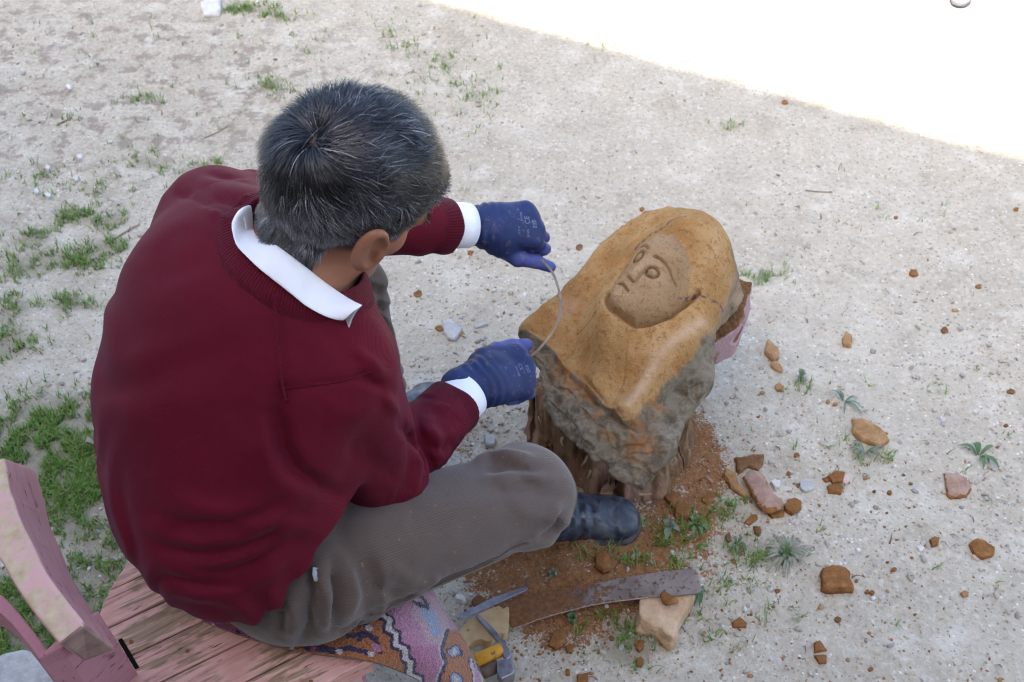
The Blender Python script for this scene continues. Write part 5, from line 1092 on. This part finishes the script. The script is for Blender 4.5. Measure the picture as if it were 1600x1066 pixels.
def slab(name, P, th, mat, label, tilt=0.0, seed=0, top=.78, skin=None, z0=None, group=None, cat='stone chip', edge=.5):
    """chip of stone: traced outline on the ground, thickness th, broken sides, uneven top"""
    th = th * (.55 if cat.startswith('stone c') else .9); C = np.mean([U(x, y, 0) for x, y in P], 0); zz = gz(C) if z0 is None else z0
    Q = np.array([U(x, y, zz + th * edge)[:2] - C[:2] for x, y in P], np.float32); r = random.Random(seed * 7 + len(P)); ta = r.uniform(0, 6.28); tv = np.array((math.cos(ta), math.sin(ta)), np.float32)
    R_ = float(np.sqrt((Q ** 2).sum(1)).max()); big_ = R_ > .012; h = max(R_ / (17 if big_ else 7), .0009); off_ = np.float32(seed * 3.17)
    sl_ = [nrm((r.uniform(-1, 1), r.uniform(-1, 1), r.uniform(.8, 2.2))).astype(np.float32) for _ in range(4)]
    def f(p):
        n1 = fbm(p + off_, .9 / R_, 3, 3) ; n2 = fbm(p + off_, 3.2 / R_, 2, 9); q = p[:, :2]
        top_ = th * (1 + .45 * tilt * (q @ tv) / R_) + n1 * th * .12
        d = poly2(q, Q) + n2 * R_ * .05 + np.abs(p[:, 2] / th - .4) * R_ * .09
        d = smax(d, p[:, 2] - top_, th * .06)
        for k, s_ in enumerate(sl_): d = smax(d, p @ s_ - th * s_[2] * (1.02 - .1 * tilt) - R_ * (.62 + .1 * k) * float(np.hypot(s_[0], s_[1])) + n2 * R_ * .02, th * .03)
        return smax(d, -p[:, 2] - th * .3, th * .1)
    V, F = polygonize(f, (Q[:, 0].min() - 2 * h, Q[:, 1].min() - 2 * h, -th * .35 - 2 * h), (Q[:, 0].max() + 2 * h, Q[:, 1].max() + 2 * h, th * 1.5 + 2 * h), h, 1, R_ * .1)
    o = mesh_obj(name, V, F, mat); me = o.data; o.location = (C[0], C[1], zz)
    if skin:
        me.materials.append(skin)
        for p_ in me.polygons:
            if p_.normal.z > .80 and p_.center.z > th * .6: p_.material_index = 1
    me.polygons.foreach_set('use_smooth', np.full(len(me.polygons), big_))
    return tag(o, label, cat, group)
def Z7(L): return [(980 + x / 2.194, 580 + y / 2.194) for x, y in L]
def Z4(L): return [(1000 + x / 4.263, 690 + y / 4.263) for x, y in L]
def ZP(L): return [(1080 + x / 4.444, 380 + y / 4.444) for x, y in L]
slab('stone_chip', Z7([(768, 165), (800, 163), (850, 185), (885, 215), (897, 240), (880, 256), (840, 250), (800, 238), (770, 215)]), .022, mo, 'smooth ochre stone flake lying on a tuft of green weed', .2, 1)
slab('stone_chip', Z7([(1085, 350), (1130, 352), (1165, 368), (1182, 405), (1165, 430), (1110, 438), (1096, 420), (1088, 382)]), .016, mr, 'flat flake with pinkish top and rusty broken edge below the five leaved weed', .35, 2, .88, mp)
slab('stone_chip', Z7([(1170, 592), (1195, 577), (1225, 585), (1260, 610), (1255, 635), (1220, 645), (1185, 630)]), .024, mr, 'oval dark rust stone with a black notch, alone at the right border of the picture', .1, 3)
slab('stone_chip', Z7([(668, 680), (700, 668), (745, 675), (762, 692), (763, 715), (780, 745), (775, 755), (700, 760), (662, 750), (660, 705)]), .036, mr, 'blocky rust brown lump with squared edges, the largest loose lump below the clumps of crumbs', .2, 4)
slab('stone_chip', ZP([(530, 672), (560, 688), (600, 730), (612, 800), (575, 820), (505, 762), (518, 705)]), .022, mo, 'upright pointed ochre chip beside the pink sided timber', .6, 5, .7)
slab('stone_chip', ZP([(550, 832), (580, 824), (620, 846), (638, 885), (630, 903), (580, 880), (546, 856)]), .014, mo, 'small wedge shaped ochre chip just below the pointed chip', .4, 6)
slab('stone_chip', ZP([(585, 985), (610, 970), (640, 1000), (630, 1024), (595, 1024), (580, 1005)]), .014, mo, 'small rounded ochre lump below the wedge shaped chip', .1, 7)
slab('stone_chip', Z4([(630, 115), (740, 90), (830, 85), (825, 150), (790, 195), (720, 172), (660, 215), (642, 195)]), .020, md, 'dark brown triangular slab under the long pinkish flake', .2, 8, .9)
zt = gz(U(1190, 770, 0)) + .016
slab('stone_chip', Z4([(672, 235), (735, 185), (790, 200), (850, 268), (890, 330), (958, 420), (940, 445), (850, 480), (800, 463), (762, 400), (735, 330), (702, 272)]), .020, mr, 'long pinkish flake with rusty rim lying over other chips', .15, 9, .90, mp, zt)
slab('stone_chip', Z4([(550, 225), (580, 180), (620, 202), (650, 262), (690, 318), (740, 358), (733, 377), (655, 352), (602, 308), (575, 262)]), .026, mo, 'long knobbly ochre chip beside the pinkish flake', .25, 10, .6)
slab('stone_chip', Z4([(955, 430), (985, 395), (1030, 382), (1076, 410), (1072, 450), (1012, 488), (970, 462)]), .028, mr, 'rounded rust lump at the end of the long pinkish flake', .1, 11)
slab('stone_chip', Z4([(852, 485), (900, 462), (942, 452), (965, 472), (963, 498), (882, 511)]), .014, mr, 'thin rusty flake tucked under the tip of the pinkish flake', .1, 12)
slab('stone_chip', Z4([(688, 547), (742, 482), (780, 487), (785, 518), (720, 567)]), .014, mr, 'narrow rusty chip between the grass tuft and the pinkish flake', .2, 13)
slab('stone_chip', Z4([(755, 566), (800, 570), (810, 604), (790, 631), (762, 610)]), .015, md, 'small dark rust chip touching the narrow rusty chip', .2, 14)
slab('stone_chip', Z4([(145, 358), (235, 345), (250, 400), (220, 437), (188, 405)]), .018, mr, 'dusty triangular chip in the dust heap beside the boot toe', .3, 15)
slab('stone_chip', Z4([(230, 452), (300, 412), (340, 430), (330, 500), (272, 528), (232, 510)]), .026, mr, 'dusty rounded lump in the dust heap below the triangular chip', .2, 16)
slab('stone_chip', Z4([(405, 377), (450, 352), (498, 375), (490, 410), (442, 417), (412, 405)]), .018, mr, 'dusty lump half sunk at the middle of the dust heap', .2, 17)
slab('stone_chip', Z4([(565, 630), (595, 602), (610, 660), (582, 680)]), .012, md, 'dark chip between two small grass tufts below the dust heap', .3, 18)
slab('stone_chip', Z4([(600, 786), (634, 786), (648, 824), (620, 814)]), .010, mr, 'small pointed rust chip above the saw tip in the grass', .2, 19)
slab('stone_chip', Z4([(425, 232), (450, 222), (490, 268), (478, 280)]), .006, mp, 'pale pink splinter on top of the dust heap', .2, 20, .8)
for i, (L, h) in enumerate((([(685, 362), (715, 345), (745, 352), (742, 380), (705, 385)], .022), ([(685, 395), (715, 385), (742, 395), (735, 420), (690, 418)], .018), ([(668, 368), (690, 362), (698, 376), (680, 382)], .010))):
    slab('stone_chip', Z7(L), h, mr, ('broad crumbly rust piece in the broken cluster beside the pink pebble', 'lower crumbly rust piece of the broken cluster', 'thin rust sliver pointing out of the broken cluster')[i], .3, 30 + i)
slab('pebble', Z7([(738, 365), (755, 358), (762, 380), (748, 392), (738, 385)]), .012, stone_mat('pink pebble', (.50, .34, .30), (.62, .46, .42), (.68, .54, .50)), 'small pink pebble in the broken cluster of rust pieces', 0, 34, cat='pebble')
slab('stone_chip', Z7([(358, 862), (385, 845), (410, 865), (408, 878), (362, 880)]), .016, mr, 'half round rust chip on bare dirt beside the tan block', .3, 35)
slab('stone_chip', Z7([(640, 932), (660, 923), (685, 958), (642, 964)]), .014, mr, 'upper half of a split rust chip near the bottom border', .3, 36); slab('stone_chip', Z7([(640, 976), (684, 972), (683, 1000), (658, 1004)]), .014, mr, 'lower half of a split rust chip near the bottom border', .3, 37)
slab('stone_chip', Z7([(1036, 578), (1052, 568), (1068, 575), (1066, 597), (1044, 602)]), .016, mr, 'round rust pebble between the oval dark stone and a white scrap', .1, 38)
slab('stone_chip', S6([(615, 545), (650, 482), (700, 456), (730, 480), (720, 540), (662, 577)]), .024, mr, 'dusty rust lump in front of the saw blade', .15, 40); slab('stone_chip', S6([(715, 560), (745, 545), (768, 560), (760, 597), (730, 595)]), .014, mr, 'small crumbly lump touching the dusty lump in front of the saw', .2, 41)
slab('stone_chip', S6([(882, 42), (910, 17), (958, 25), (990, 70), (985, 110), (940, 134), (892, 100)]), .034, mr, 'rust lump in the grass behind the saw blade', .15, 42); slab('stone_chip', S6([(1128, 570), (1150, 522), (1180, 525), (1175, 570), (1150, 589)]), .018, mr, 'upright rust chip between the grass tuft and the tan block', .2, 43)
slab('stone_chip', S6([(787, 725), (850, 715), (855, 775), (787, 775)]), .020, mr, 'square rust chip cut by the bottom border below the saw', .2, 44); slab('stone_chip', S6([(170, 297), (215, 263), (260, 285), (245, 322), (192, 326)]), .026, md, 'dark round lump behind the adze blade', .1, 45)
slab('stone_chip', S6([(1125, 635), (1155, 620), (1178, 640), (1165, 680), (1135, 672)]), .012, mr, 'crumbly rust lump below the upright chip', .2, 46); slab('stone_chip', S6([(720, 690), (745, 690), (748, 728), (722, 725)]), .010, mr, 'rust crumb left of the square chip at the bottom border', .2, 47)
tblk = slab('stone_block', S6([(1140, 285), (1300, 268), (1475, 252), (1462, 310), (1425, 365), (1390, 420), (1378, 475), (1362, 520), (1335, 540), (1262, 492), (1200, 465), (1138, 435)]), .052, mt, 'pale tan stone block under the tip of the saw', .12, 50, .93, cat='stone', edge=.75)
slab('stone_chip', S6([(1278, 250), (1292, 240), (1372, 285), (1370, 304), (1302, 318), (1280, 300)]), .012, mr, 'rust chip resting on the tan block against the saw tip', .3, 51, z0=.062)
slab('concrete_lump', [(0, 1040), (18, 1028), (48, 1024), (80, 1034), (102, 1050), (118, 1075), (110, 1120), (0, 1125), (-30, 1080)], .07, mg, 'rough grey concrete lump in the grass under the chair rail', .1, 55, .92, cat='stone')
slab('pebble', Z7([(590, 378), (612, 370), (638, 382), (640, 405), (610, 415), (592, 402)]), .008, mgy, 'flat pale grey stone beside the white pebbles right of the pinkish flake', .1, 60, .85, cat='pebble'); slab('pebble', Z7([(488, 382), (505, 374), (525, 380), (524, 400), (505, 403)]), .014, mw, 'white round pebble touching the long pinkish flake', .1, 61, cat='pebble')
slab('pebble', Z7([(990, 603), (1008, 597), (1022, 608), (1005, 620)]), .006, mw, 'thin white scrap of stone left of the round rust pebble', .1, 62, cat='pebble'); slab('pebble', Z7([(248, 75), (268, 70), (283, 82), (270, 95), (250, 90)]), .012, mw, 'white pebble beside the right edge of the stump', .1, 63, cat='pebble')
slab('pebble', [(690, 505), (705, 500), (722, 515), (712, 532), (700, 530), (692, 518)], .014, mgy, 'flat translucent grey pebble near the lower glove', .1, 64, cat='pebble'); slab('pebble', [(740, 508), (760, 503), (764, 508), (742, 514)], .008, mgy, 'finger shaped grey pebble behind the lower glove', .1, 65, cat='pebble')
slab('pebble', [(756, 686), (766, 680), (776, 688), (772, 697), (760, 698)], .016, mgy, 'grey pebble in the gap between the sleeve and the knee', .1, 66, cat='pebble'); slab('pebble', [(1058, 88), (1072, 84), (1078, 90), (1064, 96)], .02, mgy, 'grey stone at the edge of the sunlight in the upper part', .1, 67, cat='pebble')
slab('stone_slab', [(312, 8), (328, -4), (346, 0), (344, 22), (318, 26)], .02, mw, 'pale flat stone slab at the top border', .05, 68, .9, cat='stone')
slab('pebble', S6([(75, 270), (95, 258), (120, 265), (148, 300), (130, 312), (85, 295)]), .016, mw, 'white pitted pebble beside the rug', .1, 69, cat='pebble'); slab('pebble', S6([(1020, 410), (1045, 388), (1068, 398), (1062, 445), (1030, 452)]), .010, mp, 'pale pink chip beside the grass tuft in front of the saw', .1, 70, cat='pebble')
for i, (x, y) in enumerate(((107, 137), (75, 263), (118, 280), (57, 300), (75, 306), (124, 246))): slab('pebble', [(x - 5, y), (x - 2, y - 4), (x + 4, y - 3), (x + 5, y + 2), (x, y + 4)], .012, mw, ('lone white stone in the dirt highest up behind the man', 'white stone above the pair of white stones behind the man', 'white stone right of the others in the dirt behind the man', 'first white stone of the low pair behind the man', 'second white stone of the low pair behind the man', 'white stone above the rightmost white stone behind the man')[i], .1, 80 + i, group='small white stones behind the man', cat='pebble')
rj = random.Random(9)
CR = [(1226, 160), (1003, 327), (1428, 427), (1529, 448), (1476, 516), (1400, 340), (1587, 327), (1580, 612), (1245, 712), (1332, 520 + 5), (1352, 747), (1366, 768), (1397, 890), (1362, 926), (1215, 924), (1310, 968), (1355, 925), (1508, 928), (1460, 846), (1390, 770), (1216, 605), (655, 458), (735, 395), (705, 392), (652, 460), (687, 513), (745, 548), (722, 522), (905, 387), (1293, 628), (1305, 632), (1232, 740), (1150, 760), (1100, 990), (1155, 972), (1360, 1046), (1562, 1062), (1572, 665), (995, 1005), (1075, 960), (905, 1058), (935, 1020)]
ANCH = [('the pink sided timber', 1165, 490), ('the head of the bust', 1070, 330), ('the smooth ochre flake', 1358, 675), ('the five leaved weed', 1529, 712), ('the oval dark stone', 1533, 858), ('the blocky rust lump', 1306, 905), ('the long pinkish flake', 1190, 765),
        ('the crumbly cluster', 1308, 752), ('the pinkish topped flake', 1496, 758), ('the split chip', 1282, 1018), ('the dried rosette', 1228, 868), ('the tan block', 1040, 965), ('the saw blade', 950, 915), ('the upper glove', 808, 370), ('the lower glove', 785, 570), ('the man\'s far knee', 600, 470), ('the half round chip', 1155, 977), ('the thin dark twig', 1280, 301), ('the sunlight edge', 1150, 125), ('the sunlit corner', 1590, 240), ('the pointed ochre chip', 1205, 545), ('the round rust pebble', 1460, 850), ('the flat grey pebble', 706, 518), ('the square chip', 910, 1062)]
DIRS = ['just right of', 'just below and right of', 'just below', 'just below and left of', 'just left of', 'just above and left of', 'just above', 'just above and right of']
used_ = set()
def crumb_label(x, y):
    c = sorted(ANCH, key=lambda a: math.hypot(x - a[1], y - a[2]))
    for nm, ax_, ay_ in c:
        d = math.hypot(x - ax_, y - ay_); w = DIRS[int(round(math.atan2(y - ay_, x - ax_) / (math.pi / 4))) % 8]
        if d > 75: w = w.replace('just', 'well')
        t = 'small rust crumb on pale dirt ' + w + ' ' + nm
        if t not in used_: used_.add(t); return t
for i, (x, y) in enumerate(CR):
    if i == 9: slab('stone_chip', [(1315, 530), (1322, 518), (1332, 528), (1330, 542), (1318, 540)], .02, mo, 'ochre chip standing upright on bare dirt right of the timber', .5, 99); continue
    r_ = rj.uniform(3.2, 7.5) * (1.0 if i not in (0, 2, 3) else 1.1); n_ = rj.randint(5, 7); a0 = rj.uniform(0, 6); el_ = rj.uniform(.6, 1)
    slab('stone_crumb', [(x + r_ * rj.uniform(.7, 1.2) * math.cos(a0 + k * 6.283 / n_), y + el_ * r_ * rj.uniform(.7, 1.2) * math.sin(a0 + k * 6.283 / n_)) for k in range(n_)], rj.uniform(.006, .011), rj.choice((mr, mr, mo, md)), crumb_label(x, y), .2, 100 + i, group='small loose rust crumbs', cat='stone crumb')
# ================================================================== WEEDS, TWIGS, SHOE
lg = M('weed leaf', rough=.6, spec=.3); lg.col(lg.ramp(lg.noise(40, 3), [(.3, (.07, .13, .05)), (.7, (.13, .20, .09))])); ldry = M('dried weed leaf', rough=.8, spec=.15); ldry.col(ldry.ramp(ldry.noise(30, 3), [(.3, (.16, .17, .12)), (.7, (.30, .30, .23))]))
lgy = M('grey green leaf', rough=.7, spec=.2); lgy.col(lgy.ramp(lgy.noise(40, 3), [(.3, (.12, .16, .11)), (.7, (.20, .24, .17))]))
def leaf(parent, a, b, w, mat, rise=.012, fold=.3):
    a = np.array((a[0], a[1], gz(a) + .003)); b = np.array((b[0], b[1], gz(b) + .003)); d = b - a; s = nrm(np.cross(d, (0, 0, 1))); V = []; n = 6
    for i in range(n + 1):
        t = i / n; k = w * math.sin(math.pi * min(1, (t * .92 + .06))) ** .8; c = a + d * t + np.array((0, 0, rise * math.sin(math.pi * t) + rise * .3 * t)); V += [c - s * k + (0, 0, k * fold), c, c + s * k + (0, 0, k * fold)]
    F = [(3 * i + j, 3 * i + j + 1, 3 * i + 4 + j, 3 * i + 3 + j) for i in range(n) for j in (0, 1)]
    o = mesh_obj('leaf', V, F, mat); keep_world(o, parent)
def weed(x, y, tips, w, mat, label, rise=.012, inner=.08):
    c = U(x, y, 0); e = empty('weed', (c[0], c[1], gz(c)), label, 'weed')
    for tx, ty in tips:
        b = U(tx, ty, 0); leaf(e, c + (b - c) * inner, b, w * random.uniform(.8, 1.15), mat, rise)
    return e
weed(1529, 712, [(1497, 697), (1516, 694), (1522, 692), (1553, 699), (1561, 732), (1545, 726), (1536, 735)], .0055, lg.m, 'weed with five narrow green leaves spread flat on bare dirt', .014)
rw = random.Random(4); weed(1228, 868, [(1228 + 44 * rw.uniform(.55, 1.05) * math.cos(a), 868 + 38 * rw.uniform(.55, 1.1) * math.sin(a)) for a in np.linspace(0, 6.28, 30)], .0026, ldry.m, 'dried grey rosette weed with many narrow leaves', .012)
weed(1226, 868, [(1218, 858), (1236, 860), (1240, 875), (1222, 882), (1212, 872), (1230, 850)], .004, lg.m, 'small green heart of leaves inside the dried rosette', .014)
weed(1318, 628, [(1297, 612), (1305, 610), (1310, 616), (1330, 634), (1345, 648), (1348, 640), (1318, 650), (1340, 625)], .0030, lgy.m, 'drooping grey green sprig above the ochre flake', .012)
weed(1352, 706, [(1330, 690), (1335, 712), (1345, 716), (1360, 718), (1378, 715), (1382, 702), (1372, 712), (1326, 702), (1340, 722)], .0032, lgy.m, 'grey green weed under the smooth ochre flake', .010)
weed(1042, 830, [(1037, 820), (1056, 828), (1042, 843), (1062, 838), (1040, 852)], .0065, lgy.m, 'pale round leaved seedling in rust dust beside the boot toe', .010)
weed(1085, 826, [(1072, 818), (1092, 815), (1106, 838), (1098, 845), (1080, 850), (1070, 835)], .0042, lg.m, 'bright green leafy seedling under the dust heap', .014)
weed(893, 974, [(884, 966), (894, 963), (902, 974), (900, 980), (888, 982)], .0048, lg.m, 'small green seedling in front of the saw blade', .012)
weed(1150, 855, [(1160, 845), (1142, 845), (1165, 862), (1140, 866), (1150, 872)], .0036, lg.m, 'small leafy weed between chips and dried rosette', .014)
weed(862, 914, [(855, 909), (866, 905), (870, 915), (860, 920)], .004, lgy.m, 'tiny seedling poking out of the rust dust behind the saw', .012)
weed(1251, 592, [(1243, 584), (1255, 582), (1260, 592), (1244, 600), (1254, 602), (1248, 580)], .0028, lgy.m, 'small pale weed right of the stump', .016)
weed(1090, 925, [(1080, 940), (1095, 945), (1100, 930), (1092, 952), (1084, 950)], .0040, lg.m, 'green weed at the corner of the tan block', .014)
tw = M('dry twig', rough=.85, spec=.1); tw.col(tw.ramp(tw.noise(40, 3), [(.3, (.17, .13, .09)), (.7, (.36, .30, .22))])); tg_ = stone_mat('straw', (.40, .34, .24), (.52, .46, .34), (.62, .56, .44))
def twig(P, r, mat, label):
    Q = [U(x, y, 0) for x, y in P]; Q = [np.array((q[0], q[1], gz(q) + r + .001)) for q in Q]; tag(rod_obj('twig', bez(Q, 8), r, mat, None, 6), label, 'twig')
twig([(1258, 301), (1280, 302), (1300, 302)], .0016, tw.m, 'thin dark twig on bare dirt far right of the head of the bust'); twig([(172, 380), (200, 362), (218, 352)], .0018, tw.m, 'dry twig behind the sweater near the grass tufts')
twig([(90, 198), (102, 192), (113, 186)], .0020, tw.m, 'brown twig among stones in the upper left dirt'); twig([(160, 855), (168, 838), (186, 824)], .0014, tw.m, 'curved dry stem beside the back of the sweater')
twig([(1146, 685), (1150, 672), (1155, 660)], .0011, tg_, 'pale straw standing in the dust right of the stump'); twig([(355, 196), (340, 204), (318, 214)], .0013, tw.m, 'thin stem on the dirt behind the shoulder')
twig([(1335, 727), (1342, 725), (1350, 722)], .0012, tg_, 'short straw below the ochre flake'); twig([(616, 480), (618, 467), (620, 455)], .0010, tg_, 'short white straw beside the far trouser leg')
lf_ = M('dead leaf', rough=.8, spec=.15); lf_.col((.33, .27, .20)); c = U(145, 707, 0); e = empty('dead_leaf', (c[0], c[1], gz(c) + .012), 'curled dead brown leaf lying on the grass patch', 'leaf'); leaf(e, U(133, 708, 0), U(157, 706, 0), .007, lf_.m, .03, .6)
sx = M('grey white shoe leather', rough=.5, spec=.3); sx.col(sx.ramp(sx.noise(14, 3), [(.3, (.20, .21, .26)), (.7, (.34, .35, .40))])); sxs = M('shoe sole', rough=.7, spec=.2); sxs.col((.10, .10, .13))
sh0 = U(1499, 2, .02); sh = empty('shoe', (sh0[0], sh0[1], 0), 'grey shoe of a passer-by in the sunlight at the top border', 'shoe')
def shoe_sd(p):
    q = p - sh0.astype(np.float32); q = q @ np.stack([nrm((.35, .93, 0)), nrm((-.93, .35, 0)), (0, 0, 1)]).T.astype(np.float32)
    d = smin(rc(q, (.0, 0, .025), (.17, .01, .03), .036, .040), rc(q, (.17, .01, .03), (.21, .012, .065), .038, .036), .03); d = smax(d, -(q[:, 2] + .006), .006); return smax(d, -rc(q, (.20, .01, .085), (.20, .01, .16), .030, .034), .006)
V, F = polygonize(shoe_sd, sh0 - (.3, .12, .05), sh0 + (.22, .36, .16), .006, 1); keep_world(mesh_obj('upper', V, F, sx.m), sh)
V, F = polygonize(lambda p: smax(shoe_sd(p) - .004, np.abs(p[:, 2] - .012) - .011, .003), sh0 - (.3, .12, .05), sh0 + (.22, .36, .16), .006, 1); keep_world(mesh_obj('sole', V, F, sxs.m), sh)
